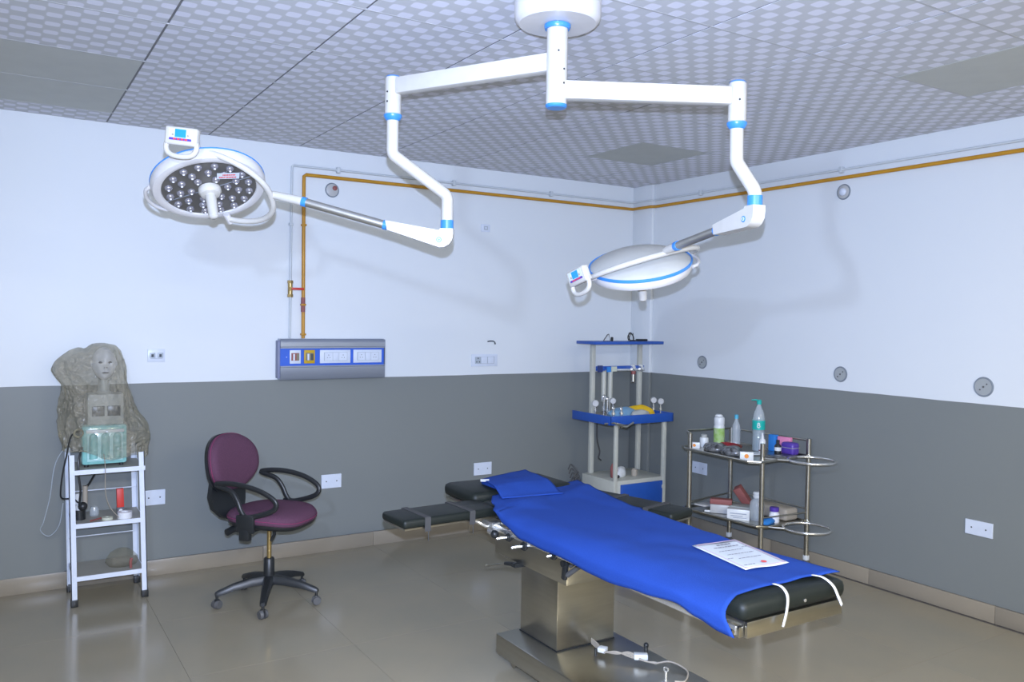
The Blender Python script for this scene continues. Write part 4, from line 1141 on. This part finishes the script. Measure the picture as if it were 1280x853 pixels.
# things on and around the stand
def simple(name, g, mt, lab, cat, group=None, **k):
    return tag(obj(name, g, M[mt], None, **k), lab, cat, group)
rb = thing('red_carton', 'small upright red carton on the middle shelf of the white stand', 'box', (0.650, 5.36, 0.472))
obj('carton', G().box((0.650, 5.40, 0.5545), (0.038, 0.028, 0.165), rot=Matrix.Rotation(-0.03, 3, 'Y'), bev=0.002), M['red'], rb)
obj('carton_band', G().box((0.6515, 5.3995, 0.505), (0.0395, 0.0295, 0.045), rot=Matrix.Rotation(-0.03, 3, 'Y')), M['mask_dark'], rb, label='dark lower band')
obj('carton_logo', G().cyl((0.651, 5.3845, 0.508), (0.651, 5.3855, 0.508), 0.010, seg=14), M['white_plastic'], rb)
tr = thing('tape_roll', 'white roll of wide tape lying on the middle shelf below the red carton', 'tape', (0.665, 5.34, 0.472))
obj('roll', G().lathe([(0.022, 0.0), (0.040, 0.0), (0.040, 0.036), (0.022, 0.036), (0.022, 0.0)], (0.668, 5.345, 0.472)), M['mask'], tr)
simple('small_tape_roll', G().lathe([(0.012, 0.0), (0.030, 0.0), (0.030, 0.014), (0.012, 0.014), (0.012, 0.0)], (0.575, 5.345, 0.472)), 'cream_tape', 'small flat cream tape roll at the front of the middle shelf', 'tape')
simple('orange_pen', G().cyl((0.485, 5.325, 0.477), (0.545, 5.375, 0.477), 0.005, seg=8), 'brick', 'thin rusty-orange stick lying on the middle shelf of the white stand', 'pen')
simple('glass_jar', G().lathe([(0.024, 0), (0.026, 0.005), (0.026, 0.04), (0.020, 0.05), (0.020, 0.056)], (0.520, 5.48, 0.472)), 'clear', 'small clear jar at the back of the middle shelf', 'jar')
vl = thing('vaporizer', 'black and white fitting with a pale tube at the left end of the middle shelf', 'equipment', (0.435, 5.42, 0.472))
obj('body', G().cyl((0.435, 5.42, 0.472), (0.435, 5.42, 0.53), 0.034).sphere((0.45, 5.38, 0.555), 0.026, seg=12), M['black_plastic'], vl)
obj('pale_tube', G().cyl((0.468, 5.45, 0.53), (0.468, 5.45, 0.66), 0.014), M['beige_box'], vl, label='beige tube')
obj('white_collar', G().cyl((0.435, 5.42, 0.53), (0.435, 5.42, 0.56), 0.026).cyl((0.425, 5.44, 0.56), (0.425, 5.44, 0.62), 0.014), M['white_plastic'], vl)
obj('pipe_arm', G().tube([(0.468, 5.45, 0.655), (0.49, 5.47, 0.665), (0.54, 5.52, 0.74), (0.56, 5.55, 0.765)], 0.006, 8, smooth=3), M['black_plastic'], vl)
# small clear bag on the bottom shelf
g = G(); R = []
for z_, k in ((0.171, 0.9), (0.19, 1.05), (0.215, 1.0), (0.245, 0.75), (0.265, 0.4), (0.272, 0.1)):
    R.append([Vector((0.665 + 0.085*k*math.cos(a)*(1+0.12*mnoise.noise(Vector((math.cos(a)*3, math.sin(a)*3, z_*40)))), 5.44 + 0.075*k*math.sin(a), z_)) for a in [2*PI*i/28 for i in range(28)]])
g.rings(R, caps=True)
simple('plastic_bag', g, 'thin_film', 'crumpled clear plastic bag on the bottom shelf of the white stand', 'bag', ang=80)
simple('red_tube', G().tube([(0.70, 5.33, 0.174), (0.698, 5.33, 0.21), (0.704, 5.33, 0.232)], 0.008, 8), 'brick', 'short dark red tube standing before the clear bag on the bottom shelf', 'tube')
cb = G().tube([(0.44, 5.40, 0.99), (0.39, 5.36, 0.97), (0.365, 5.35, 0.86), (0.345, 5.34, 0.76), (0.335, 5.34, 0.66), (0.345, 5.36, 0.615), (0.40, 5.40, 0.60), (0.43, 5.42, 0.57)], 0.0045, 8, smooth=6)
simple('power_cable', cb, 'black_plastic', 'black cable looping down the left side of the white stand', 'cable')
simple('power_cable', G().tube([(0.445, 5.36, 0.90), (0.425, 5.325, 0.83), (0.425, 5.32, 0.74), (0.435, 5.33, 0.66), (0.43, 5.36, 0.57)], 0.006, 8, smooth=6), 'black_plastic', 'black cable hanging inside the left front leg of the white stand', 'cable')
simple('thin_tube', G().tube([(0.555, 5.345, 0.86), (0.556, 5.272, 0.795), (0.556, 5.276, 0.70), (0.562, 5.285, 0.62), (0.585, 5.30, 0.55), (0.62, 5.315, 0.50), (0.634, 5.325, 0.480)], 0.0022, 6, smooth=6), 'beige_box', 'thin pale tube hanging from the machine down to the tape roll', 'tube')
simple('grey_cable', G().tube([(0.40, 5.50, 0.93), (0.32, 5.50, 0.80), (0.29, 5.50, 0.60), (0.26, 5.52, 0.46), (0.245, 5.55, 0.40), (0.29, 5.56, 0.36), (0.34, 5.55, 0.42), (0.36, 5.54, 0.55)], 0.0025, 6, smooth=6), 'switch_grey', 'thin grey cable curling against the wall left of the white stand', 'cable')
simple('small_fitting', G().torus((0.425, 5.345, 0.985), (0, 1, 0), 0.022, 0.006, 20, 8), 'olive', 'small brown ring fitting hanging left of the aqua machine', 'fitting')

# ------------------------------------------------------------------ cream and blue anaesthesia rack in the corner
RK = thing('anaesthesia_rack', 'cream steel anaesthesia trolley with blue shelves standing in the room corner', 'trolley', (4.31, 5.16, 0))
BLx, BRx, BY = 4.096, 4.585, 5.345
FLx, FRx, FY = 4.040, 4.525, 4.965
def post(x_, y_, z0, z1, w_=0.038):
    return obj('post', G().box((x_, y_, (z0+z1)/2), (w_, w_*0.8, z1-z0), bev=0.004), M['cream'], RK)
post(BLx, BY, 0.06, 1.495); post(BRx, BY, 0.06, 1.48); post(FLx, FY, 0.06, 0.90, 0.031); post(FRx, FY, 0.06, 0.90, 0.034)
obj('top_shelf', G().bx(3.985, 4.70, 5.18, 5.42, 1.484, 1.508, bev=0.003), M['rack_blue'], RK, label='blue top shelf')
obj('middle_shelf', G().bx(3.955, 4.565, 4.925, 5.40, 0.892, 0.925, bev=0.003), M['beige_box'], RK)
obj('shelf_fascia', G().bx(3.945, 4.575, 4.915, 4.927, 0.885, 0.953, bev=0.002), M['rack_blue'], RK, label='blue front edge of the middle shelf')
obj('shelf_fascia', G().bx(3.943, 3.955, 4.915, 5.40, 0.885, 0.953, bev=0.002), M['rack_blue'], RK, label='blue left edge of the middle shelf')
obj('shelf_fascia', G().bx(4.565, 4.577, 4.915, 5.40, 0.885, 0.953, bev=0.002), M['rack_blue'], RK)
obj('cabinet', G().bx(4.022, 4.545, 4.955, 5.36, 0.09, 0.448, bev=0.003), M['cream'], RK)
dr = obj('drawer', G().bx(4.085, 4.500, 4.940, 4.956, 0.245, 0.418, bev=0.002), M['rack_blue'], RK, label='blue upper drawer front')
obj('drawer_tab', G().bx(4.49, 4.51, 4.932, 4.942, 0.36, 0.385), M['cream'], dr)
dr = obj('drawer', G().bx(4.085, 4.515, 4.936, 4.956, 0.10, 0.238, bev=0.002), M['rack_blue'], RK, label='blue lower drawer front')
obj('drawer_knob', G().sphere((4.26, 4.93, 0.222), 0.010, seg=10), M['black_plastic'], dr)
for x_, y_ in ((BLx, BY), (BRx, BY), (FLx, FY), (FRx, FY)):
    obj('caster', G().cyl((x_-0.012, y_, 0.03), (x_+0.012, y_, 0.03), 0.03), M['black_plastic'], RK)
obj('cross_bar', G().bx(4.115, 4.61, 5.315, 5.33, 1.268, 1.305, bev=0.003), M['rack_blue'], RK, label='blue cross bar')
obj('rail_bar', G().bx(4.20, 4.60, 5.295, 5.312, 1.262, 1.282, bev=0.002), M['chrome'], RK)
obj('bar_panel', G().bx(4.12, 4.165, 5.30, 5.314, 1.258, 1.312), M['navy'], RK)
obj('bar_label', G().bx(4.245, 4.30, 5.288, 5.296, 1.262, 1.302), M['cream_tape'], RK, label='pale yellow tag on the cross bar')
obj('bar_label', G().bx(4.20, 4.24, 5.288, 5.296, 1.258, 1.300), M['azure'], RK, label='blue tag on the cross bar')
for x_ in (4.475, 4.56):
    obj('bar_clamp', G().box((x_, 5.30, 1.287), (0.026, 0.035, 0.06), bev=0.004).cyl((x_, 5.275, 1.287), (x_, 5.31, 1.287), 0.012), M['chrome'], RK)
obj('hanging_valve', G().cyl((4.477, 5.295, 1.175), (4.477, 5.295, 1.255), 0.016).torus((4.477, 5.295, 1.17), (0, 0, 1), 0.018, 0.004, 16, 6), M['steel'], RK)
obj('valve_tip', G().cyl((4.477, 5.293, 1.235), (4.477, 5.293, 1.262), 0.019), M['brick'], RK, label='reddish valve ring')
for x_ in (4.185, 4.250):
    obj('flow_meter', G().cyl((x_, 5.31, 1.02), (x_, 5.31, 1.262), 0.020, seg=16), M['cream'], RK, label='pale vertical flow tube')
    obj('meter_knob', G().cyl((x_, 5.285, 1.035), (x_, 5.31, 1.035), 0.012).cyl((x_, 5.31, 0.925), (x_, 5.31, 1.02), 0.010), M['steel'], RK)
def gauge(x_, y_, z_, r=0.026, stem=0.93, up=0.0):
    g_ = obj('pressure_gauge', G().lathe([(r, -0.012), (r*1.04, -0.008), (r*1.04, 0.010), (r*0.9, 0.014), (r*0.88, 0.010)], (x_, y_, z_), (-0.55, -0.83, 0.02), 24), M['gauge'], RK)
    obj('dial', G().lathe([(r*0.88, 0.0), (r*0.88, 0.0106), (0.001, 0.0108)], (x_, y_, z_), (-0.55, -0.83, 0.02), 20), M['gauge'], g_)
    obj('stem', G().cyl((x_, y_, stem), (x_, y_, z_-r), 0.006).cyl((x_, y_, (stem+z_)/2-0.02), (x_, y_, (stem+z_)/2), 0.010, seg=6), M['chrome'], g_)
gauge(4.46, 5.02, 1.048, 0.024); gauge(4.535, 5.02, 1.035, 0.024)
gauge(4.035, 5.22, 1.02, 0.026); gauge(4.195, 5.20, 1.035, 0.024); gauge(4.148, 5.26, 1.055, 0.020)
for x_, y_, h_ in ((4.015, 4.97, 1.01), (4.085, 4.96, 1.0), (4.10, 5.15, 1.06), (4.12, 5.22, 1.07)):
    obj('gas_fitting', G().cyl((x_, y_, 0.925), (x_, y_, h_), 0.008).cyl((x_, y_, 0.96), (x_, y_, 0.975), 0.015, seg=6).torus((x_, y_, h_), (0.4, -0.9, 0), 0.014, 0.0045, 16, 6), M['chrome'], RK)
obj('clamp_bar', G().tube([(3.935, 4.97, 0.892), (3.97, 4.90, 0.905), (4.02, 4.895, 0.885), (4.07, 4.885, 0.868), (4.15, 4.895, 0.90)], 0.008, 8).box((4.04, 4.892, 0.885), (0.12, 0.012, 0.02), rot=Matrix.Rotation(0.25, 3, 'Y'), bev=0.002), M['steel'], RK, label='steel clamp on the left front edge')
for x_ in (4.30, 4.325, 4.35):
    obj('hose_tail', G().tube([(x_, 5.28, 0.89), (x_, 5.275, 0.84), (x_+0.004, 5.28, 0.80)], 0.004, 6), M['steel'], RK)
obj('side_hose', G().tube([(4.578, 5.05, 0.915), (4.605, 5.05, 0.88), (4.598, 5.05, 0.83), (4.620, 5.04, 0.80), (4.59, 5.04, 0.765)], 0.006, 8, smooth=4), M['chrome'], RK, label='silver hose at the right edge')
obj('hanging_hose', G().tube([(4.14, 5.33, 0.89), (4.14, 5.325, 0.72), (4.165, 5.32, 0.62), (4.15, 5.315, 0.57), (4.18, 5.32, 0.545)], 0.006, 8, smooth=4), M['strap_grey'], RK)

# film-wrapped items on the middle shelf
def lump(name, c, sx, sy, sz, mt, lab, cat, rz=0, seed=0, group=None):
    t = bmesh.new(); bmesh.ops.create_uvsphere(t, u_segments=24, v_segments=14, radius=1.0)
    for v in t.verts:
        n_ = 1 + 0.16*mnoise.noise(v.co*1.9 + Vector((seed, seed, 0)))
        v.co = Vector((v.co.x*sx*n_, v.co.y*sy*n_, max(v.co.z, -0.55)*sz*n_))
        v.co.z = max(v.co.z, -0.5*sz)
    g_ = G(); g_.merge(t, Matrix.Translation(Vector(c) + Vector((0, 0, 0.5*sz))) @ Matrix.Rotation(rz, 4, 'Z'))
    return simple(name, g_, mt, lab, cat, 'foil packs on the trolley top' if name == 'foil_pack' else None, ang=70)
lump('blue_film_pack', (4.175, 5.05, 0.925), 0.150, 0.070, 0.052, 'blue_bag', 'crumpled pale blue film pack on the middle shelf of the cream rack', 'packet', 0.1, 1)
lump('yellow_film_pack', (4.335, 5.05, 0.925), 0.120, 0.040, 0.058, 'yellow_bag', 'crumpled yellow film pack on the middle shelf of the cream rack', 'packet', -0.75, 4)
lump('grey_film_pack', (4.275, 4.965, 0.925), 0.085, 0.035, 0.042, 'machine_grey', 'flat greyish pack in front of the yellow film pack', 'packet', -0.15, 6)
# bits on its lower deck
lump('white_packet', (4.20, 5.10, 0.448), 0.07, 0.04, 0.055, 'white_plastic', 'white crumpled packet on the lower deck of the cream rack', 'packet', 0.5, 2)
lump('pink_packet', (4.13, 5.09, 0.448), 0.032, 0.03, 0.075, 'brick', 'small reddish packet left of the white one on the lower deck', 'packet', 0.0, 3)
simple('metal_cup', G().lathe([(0.024, 0), (0.026, 0.045), (0.020, 0.05), (0.018, 0.01)], (4.335, 5.09, 0.448)), 'beige_box', 'small beige cup at the right of the lower deck of the cream rack', 'cup')
simple('dark_connector', G().cyl((4.09, 5.02, 0.461), (4.14, 5.05, 0.461), 0.013), 'black_plastic', 'short black connector on the lower deck of the cream rack', 'connector')
# things on the top shelf
g = G()
g.torus((4.425, 5.27, 1.542), (0.35, -0.9, 0.25), 0.036, 0.004, 28, 8, 0.004).torus((4.44, 5.29, 1.534), (0.1, -0.95, 0.2), 0.034, 0.0035, 28, 8)
g.tube([(4.40, 5.27, 1.51), (4.415, 5.265, 1.57)], 0.003, 6).tube([(4.455, 5.27, 1.51), (4.44, 5.265, 1.575)], 0.003, 6)
simple('cable_coil', g, 'black_plastic', 'coil of dark cable standing on the blue top shelf of the rack', 'cable')
simple('flat_controller', G().box((4.53, 5.26, 1.517), (0.105, 0.035, 0.018), bev=0.006).cyl((4.40, 5.25, 1.513), (4.46, 5.25, 1.513), 0.006), 'black_plastic', 'flat black controller at the right end of the blue top shelf', 'controller')
simple('wire_stand', G().tube([(4.125, 5.25, 1.510), (4.165, 5.25, 1.560), (4.180, 5.25, 1.564)], 0.0035, 6).tube([(4.18, 5.25, 1.563), (4.195, 5.25, 1.512), (4.125, 5.25, 1.511)], 0.0022, 6), 'rubber_grey', 'small bent wire holder on the left of the blue top shelf', 'holder')
simple('small_black_part', G().box((4.212, 5.25, 1.525), (0.018, 0.018, 0.034), bev=0.004), 'black_plastic', 'small black block beside the wire holder on the top shelf', 'part')
g = G(); rr_ = random.Random(2)
for k in range(5):
    p0 = Vector((3.95 + 0.01*k, 5.45, 0.47 - 0.035*k))
    g.tube([p0, p0 + Vector((0.05, 0.03, 0.03)), p0 + Vector((0.10, 0.0, -0.03)), p0 + Vector((0.04, -0.03, -0.05)), p0 + Vector((0.08, 0.02, -0.12))], 0.006, 6, smooth=5)
simple('hose_bundle', g, 'rubber_grey', 'dark tangle of hoses behind the left post of the cream rack', 'hose')

# ------------------------------------------------------------------ stainless trolley at the right wall
TR = thing('instrument_trolley', 'two-shelf stainless steel instrument trolley with basin rings by the right wall', 'trolley', (4.45, 4.05, 0))
posts = {'FL': (4.195, 4.33, 0.885), 'FR': (4.315, 3.78, 0.880), 'BL': (4.70, 4.42, 0.890), 'BR': (4.705, 3.725, 0.895)}
for k, (x_, y_, zt) in posts.items():
    obj('post', G().cyl((x_, y_, 0.10), (x_, y_, zt), 0.0165, seg=16), M['steel'], TR)
    cst = obj('caster', G().box((x_, y_, 0.085), (0.034, 0.034, 0.04), bev=0.008), M['white_plastic'], TR)
    obj('wheel', G().cyl((x_-0.012, y_, 0.034), (x_+0.012, y_, 0.034), 0.034), M['rubber_grey'], cst)
def shelf(z_, front):
    poly = front
    sh = obj('shelf', G().prism(poly, z_-0.010, z_-0.004), M['steel'], TR)
    P = [Vector((p[0], p[1], z_)) for p in poly]
    obj('shelf_rim', G().tube(P, 0.0075, 8, closed=True), M['steel'], sh)
    return sh
sh_poly = [(4.16, 4.34), (4.135, 3.74), (4.19, 3.685), (4.36, 3.70), (4.69, 3.725), (4.705, 4.42), (4.21, 4.42)]
shelf(0.782, sh_poly)
shelf(0.335, [(4.235, 4.40), (4.275, 3.78), (4.33, 3.74), (4.70, 3.74), (4.71, 4.44), (4.26, 4.44)])
for z_, c in ((0.782, (4.545, 3.575)), (0.335, (4.535, 3.59))):
    obj('basin_ring', G().torus((c[0], c[1], z_), (0, 0, 1), 0.148, 0.0085, 48, 10), M['chrome'], TR)
    obj('ring_arm', G().tube([(4.32, 3.77, z_), (4.36, 3.70, z_), (c[0]-0.13, c[1]+0.06, z_)], 0.0075, 8), M['steel'], TR)
    obj('ring_arm', G().tube([(4.705, 3.725, z_), (4.66, 3.67, z_)], 0.0075, 8), M['steel'], TR)
rail = [(4.195, 4.33, 0.885), (4.235, 4.40, 0.895), (4.32, 4.43, 0.892), (4.70, 4.42, 0.885)]
obj('guard_rail', G().tube([Vector(p) for p in rail], 0.006, 8, smooth=4), M['steel'], TR)
obj('guard_rail', G().tube([(4.70, 4.42, 0.885), (4.702, 4.0, 0.885), (4.705, 3.725, 0.885)], 0.006, 8), M['steel'], TR)
obj('guard_rail', G().tube([(4.195, 4.33, 0.40), (4.45, 4.38, 0.40), (4.70, 4.42, 0.40)], 0.005, 8), M['steel'], TR)
obj('guard_rail', G().tube([(4.70, 4.42, 0.42), (4.705, 3.725, 0.42)], 0.005, 8), M['steel'], TR)
obj('guard_rail', G().tube([(4.33, 3.78, 0.385), (4.705, 3.725, 0.395)], 0.005, 8), M['steel'], TR)

ZT = 0.778
tb = thing('talc_bottle', 'white bottle with green label and flip cap on the steel trolley top', 'bottle', (4.52, 4.385, ZT))
obj('body', G().lathe([(0.036, 0), (0.039, 0.004), (0.039, 0.135), (0.034, 0.15)], (4.52, 4.37, ZT)), M['white_plastic'], tb)
obj('label', G().lathe([(0.0395, 0.015), (0.0395, 0.125)], (4.52, 4.37, ZT)), M['green_label'], tb, label='green label')
obj('cap', G().lathe([(0.037, 0.148), (0.038, 0.152), (0.038, 0.195), (0.032, 0.205)], (4.52, 4.37, ZT)), M['white_plastic'], tb)
obj('flip_lid', G().lathe([(0.028, 0), (0.028, 0.012), (0.018, 0.020)], (4.52, 4.375, ZT+0.204), (0.12, 0.1, 1)), M['white_plastic'], tb)
jb = thing('small_jar', 'small white lidded jar at the left end of the steel trolley top', 'jar', (4.36, 4.36, ZT))
obj('body', G().lathe([(0.029, 0), (0.031, 0.004), (0.031, 0.06), (0.028, 0.066)], (4.36, 4.36, ZT)), M['white_plastic'], jb)
obj('lid', G().lathe([(0.022, 0.066), (0.022, 0.085), (0.018, 0.088)], (4.36, 4.36, ZT)), M['machine_grey'], jb)
cbt = thing('clear_bottle', 'slim clear bottle with light blue cap on the steel trolley top', 'bottle', (4.60, 4.28, ZT))
obj('body', G().lathe([(0.030, 0), (0.032, 0.006), (0.032, 0.12), (0.028, 0.15), (0.013, 0.185), (0.012, 0.20)], (4.60, 4.28, ZT)), M['clear'], cbt)
obj('cap', G().lathe([(0.014, 0.198), (0.014, 0.225), (0.010, 0.228)], (4.60, 4.28, ZT)), M['sky_cap'], cbt)
wb = thing('water_bottle', 'tall clear bottle with teal label and teal spout cap on the steel trolley top', 'bottle', (4.57, 4.045, ZT))
wc = (4.575, 4.05, ZT)
obj('body', G().lathe([(0.040, 0), (0.043, 0.008), (0.043, 0.10), (0.040, 0.11), (0.043, 0.12), (0.043, 0.225), (0.036, 0.265), (0.020, 0.305), (0.014, 0.318), (0.014, 0.328)], wc), M['clear'], wb)
obj('water', G().lathe([(0.038, 0.004), (0.0395, 0.01), (0.0395, 0.14)], wc), M['water'], wb)
obj('label', G().lathe([(0.0445, 0.150), (0.0445, 0.215)], wc, seg=40), M['aqua'], wb, label='teal label with a white mark')
dl = (CAM - Vector(wc)); dl.z = 0; dl.normalize()
lc = Vector(wc) + dl*0.0455 + Vector((0, 0, 0.183))
obj('label_mark', G().torus(lc + Vector((0, 0, 0.008)), dl, 0.007, 0.0025, 18, 6, 0.001).torus(lc - Vector((0, 0, 0.008)), dl, 0.009, 0.0027, 18, 6, 0.001), M['white_plastic'], wb)
obj('cap', G().lathe([(0.016, 0.326), (0.017, 0.352), (0.012, 0.358)], wc), M['aqua'], wb)
obj('cap_spout', G().tube([(4.575, 4.05, ZT+0.350), (4.560, 4.068, ZT+0.356), (4.540, 4.090, ZT+0.354)], lambda t: 0.007 - 0.004*t, 8), M['aqua'], wb)
sp = thing('dropper_bottle', 'small white pointed dropper bottle in front of the tall teal-labelled bottle', 'bottle', (4.48, 3.93, ZT))
obj('body', G().lathe([(0.021, 0), (0.0225, 0.005), (0.0225, 0.085), (0.018, 0.10), (0.009, 0.108)], (4.48, 3.93, ZT)), M['white_plastic'], sp)
obj('nozzle', G().lathe([(0.009, 0.106), (0.009, 0.118), (0.004, 0.145)], (4.48, 3.93, ZT)), M['white_plastic'], sp)
obj('band', G().lathe([(0.0231, 0.022), (0.0231, 0.03)], (4.48, 3.93, ZT)), M['brick'], sp)
dk = thing('dark_bottle', 'small black bottle with pale label between the white dropper and the pink card', 'bottle', (4.56, 3.865, ZT))
obj('body', G().lathe([(0.022, 0), (0.023, 0.004), (0.023, 0.06), (0.011, 0.075), (0.012, 0.10)], (4.56, 3.865, ZT)), M['black_plastic'], dk)
obj('label', G().lathe([(0.0235, 0.028), (0.0235, 0.052)], (4.56, 3.865, ZT)), M['white_plastic'], dk)
simple('blue_carton', G().box((4.66, 3.99, ZT+0.058), (0.04, 0.055, 0.115), bev=0.002), 'azure', 'bright blue carton beside the black bottle on the steel trolley top', 'box')
simple('pink_card', G().box((4.672, 3.900, ZT+0.055), (0.03, 0.10, 0.11), bev=0.002, rot=Matrix.Rotation(0.1, 3, 'Z')), 'pink', 'pink carton behind the purple container on the steel trolley top', 'box')
pc = thing('purple_container', 'rounded purple container at the right end of the steel trolley top', 'container', (4.63, 3.82, ZT))
obj('body', G().box((4.625, 3.815, ZT+0.045), (0.075, 0.105, 0.085), bev=0.018, seg=3), M['violet'], pc)
obj('lid_seam', G().box((4.625, 3.815, ZT+0.052), (0.0775, 0.1075, 0.004), bev=0.0015), M['machine_grey'], pc)
# foil packs, cartons and tray at the front
lump('foil_pack', (4.285, 4.17, ZT), 0.075, 0.085, 0.040, 'foil', 'crumpled dark and silver foil pack at the middle front of the trolley top', 'packet', 0.2, 8)
lump('foil_pack', (4.26, 4.00, ZT), 0.070, 0.090, 0.042, 'foil', 'crumpled dark and silver foil pack nearest the right orange-marked carton', 'packet', -0.2, 11)
lump('foil_pack', (4.33, 4.26, ZT), 0.055, 0.050, 0.030, 'foil', 'crumpled foil pack beside the left orange-marked carton', 'packet', 0.0, 15)
def marked(x_, y_, rz, sx, sy, sz, lab):
    root = thing('small_carton', lab, 'box', (x_, y_, ZT), rz, 'orange-marked cartons on the trolley top')
    obj('box', G().box((0, 0, sz/2), (sx, sy, sz), bev=0.002), M['white_plastic'], root, world=False)
    obj('orange_mark', G().cyl((-0.001, -sy/2-0.001, sz*0.52), (-0.001, -sy/2, sz*0.52), sz*0.26, seg=16), M['orange'], root, world=False, label='round orange mark')
marked(4.245, 4.335, -0.9, 0.075, 0.03, 0.042, 'small pale carton with an orange mark at the left front of the trolley top')
marked(4.185, 3.80, -0.75, 0.085, 0.03, 0.055, 'small pale carton with an orange mark at the right front of the trolley top')
kt = G(); 
kt.lathe([(0.05, 0.0), (0.075, 0.002), (0.09, 0.028), (0.086, 0.028), (0.072, 0.006), (0.001, 0.005)], (0, 0, 0))
for v in kt.bm.verts: v.co = Matrix.Rotation(1.15, 3, 'Z') @ Vector((v.co.x*1.35, v.co.y*0.75, v.co.z*1.1)) + Vector((4.455, 4.19, ZT))
simple('kidney_tray', kt, 'dark_red', 'dark red oval dish in the middle of the steel trolley top', 'tray')
simple('dark_case', G().box((4.40, 4.30, ZT+0.016), (0.05, 0.13, 0.028), rot=Matrix.Rotation(0.9, 3, 'Z'), bev=0.006), 'screw', 'dark flat case in front of the green-labelled bottle on the trolley top', 'case')
simple('blue_capped_vial', G().cyl((4.385, 4.10, ZT+0.010), (4.36, 4.15, ZT+0.010), 0.010), 'azure', 'small blue vial lying before the dark red dish', 'vial')
simple('white_packet', G().box((4.395, 4.185, ZT+0.008), (0.05, 0.07, 0.014), bev=0.003), 'white_plastic', 'flat white packet before the dark red dish on the trolley top', 'packet')
simple('white_saucer', G().lathe([(0.03, 0), (0.05, 0.008), (0.048, 0.011), (0.001, 0.006)], (4.40, 3.93, ZT)), 'white_plastic', 'small white saucer near the white dropper bottle', 'dish')
simple('steel_lid', G().box((4.50, 3.79, ZT+0.006), (0.20, 0.10, 0.010), bev=0.003), 'foil', 'flat silvery tray at the right end of the trolley top', 'tray')
# lower shelf
ZL = 0.331
bxn = thing('white_carton', 'white carton with blue-grey print at the front of the lower trolley shelf', 'box', (4.33, 4.0, ZL))
mmc = basis((4.335, 3.995, ZL+0.036), (0.62, -0.78, 0), (0.78, 0.62, 0), (0, 0, 1))
obj('carton', G().box((0, 0, 0), (0.150, 0.055, 0.072), bev=0.002, mtx=mmc), M['white_plastic'], bxn)
obj('print', G().box((0, -0.0282, 0.008), (0.11, 0.0006, 0.006), mtx=mmc).box((-0.01, -0.0282, -0.008), (0.08, 0.0006, 0.005), mtx=mmc).box((0.01, -0.0282, -0.02), (0.09, 0.0006, 0.004), mtx=mmc), M['alu'], bxn)
pb = thing('plastic_jug', 'clear plastic bottle with ribbed white cap on the lower trolley shelf', 'bottle', (4.43, 3.95, ZL))
obj('body', G().lathe([(0.048, 0), (0.050, 0.006), (0.050, 0.095), (0.044, 0.125), (0.025, 0.145), (0.022, 0.155)], (4.44, 3.93, ZL)), M['clear'], pb)
obj('cap', G().lathe([(0.024, 0.150), (0.026, 0.155), (0.026, 0.165), (0.023, 0.168), (0.026, 0.172), (0.026, 0.188), (0.022, 0.192)], (4.44, 3.93, ZL)), M['white_plastic'], pb)
pbt = thing('purple_capped_bottle', 'small cream bottle with purple cap on the lower trolley shelf', 'bottle', (4.50, 3.83, ZL))
obj('body', G().lathe([(0.032, 0), (0.034, 0.005), (0.034, 0.055), (0.022, 0.072)], (4.50, 3.83, ZL)), M['mask'], pbt)
obj('cap', G().lathe([(0.030, 0.072), (0.031, 0.075), (0.031, 0.098), (0.028, 0.100)], (4.50, 3.83, ZL)), M['violet'], pbt)
simple('beige_case', G().box((4.62, 3.93, ZL+0.045), (0.13, 0.30, 0.085), bev=0.02, seg=3), 'beige_box', 'large rounded beige case at the back of the lower trolley shelf', 'case')
lump('blue_pack', (4.42, 3.82, ZL-0.0), 0.085, 0.035, 0.025, 'azure', 'flat blue packet at the front right of the lower trolley shelf', 'packet', 0.2, 21)
simple('red_carton_lying', G().box((4.38, 4.20, ZL+0.080), (0.07, 0.15, 0.035), rot=Matrix.Rotation(0.7, 3, 'Z'), bev=0.003), 'brick', 'brick red carton lying on the small pale box of the lower trolley shelf', 'box')
simple('small_pale_box', G().box((4.37, 4.20, ZL+0.032), (0.08, 0.13, 0.060), rot=Matrix.Rotation(0.7, 3, 'Z'), bev=0.003), 'gauge', 'pale box under the brick red carton on the lower trolley shelf', 'box')
simple('red_carton_leaning', G().box((4.54, 4.14, ZL+0.105), (0.06, 0.055, 0.17), rot=Matrix.Rotation(0.85, 3, (0.55, 0.0, 0.0)) if False else Matrix.Rotation(-0.62, 3, Vector((0.5, 0.86, 0)).normalized()) @ Matrix.Rotation(0.5, 3, 'Z'), bev=0.003), 'brick', 'brick red carton leaning upright behind the clear capped bottle', 'box')
simple('grey_packets', G().box((4.46, 4.06, ZL+0.04), (0.12, 0.16, 0.06), rot=Matrix.Rotation(0.4, 3, 'Z'), bev=0.01), 'machine_grey', 'grey folded packet between the red cartons and the clear bottle', 'packet')
simple('white_sheet', G().box((4.42, 4.34, ZL+0.030), (0.30, 0.09, 0.012), rot=Matrix.Rotation(0.25, 3, 'Z') @ Matrix.Rotation(0.08, 3, 'Y'), bev=0.003), 'gauge', 'long pale flat pack at the left end of the lower trolley shelf', 'packet')
simple('syringe', G().cyl((4.28, 4.26, ZL+0.010), (4.36, 4.18, ZL+0.010), 0.008).cyl((4.36, 4.18, ZL+0.010), (4.38, 4.16, ZL+0.010), 0.004), 'white_plastic', 'thin white syringe lying at the left front of the lower trolley shelf', 'syringe')
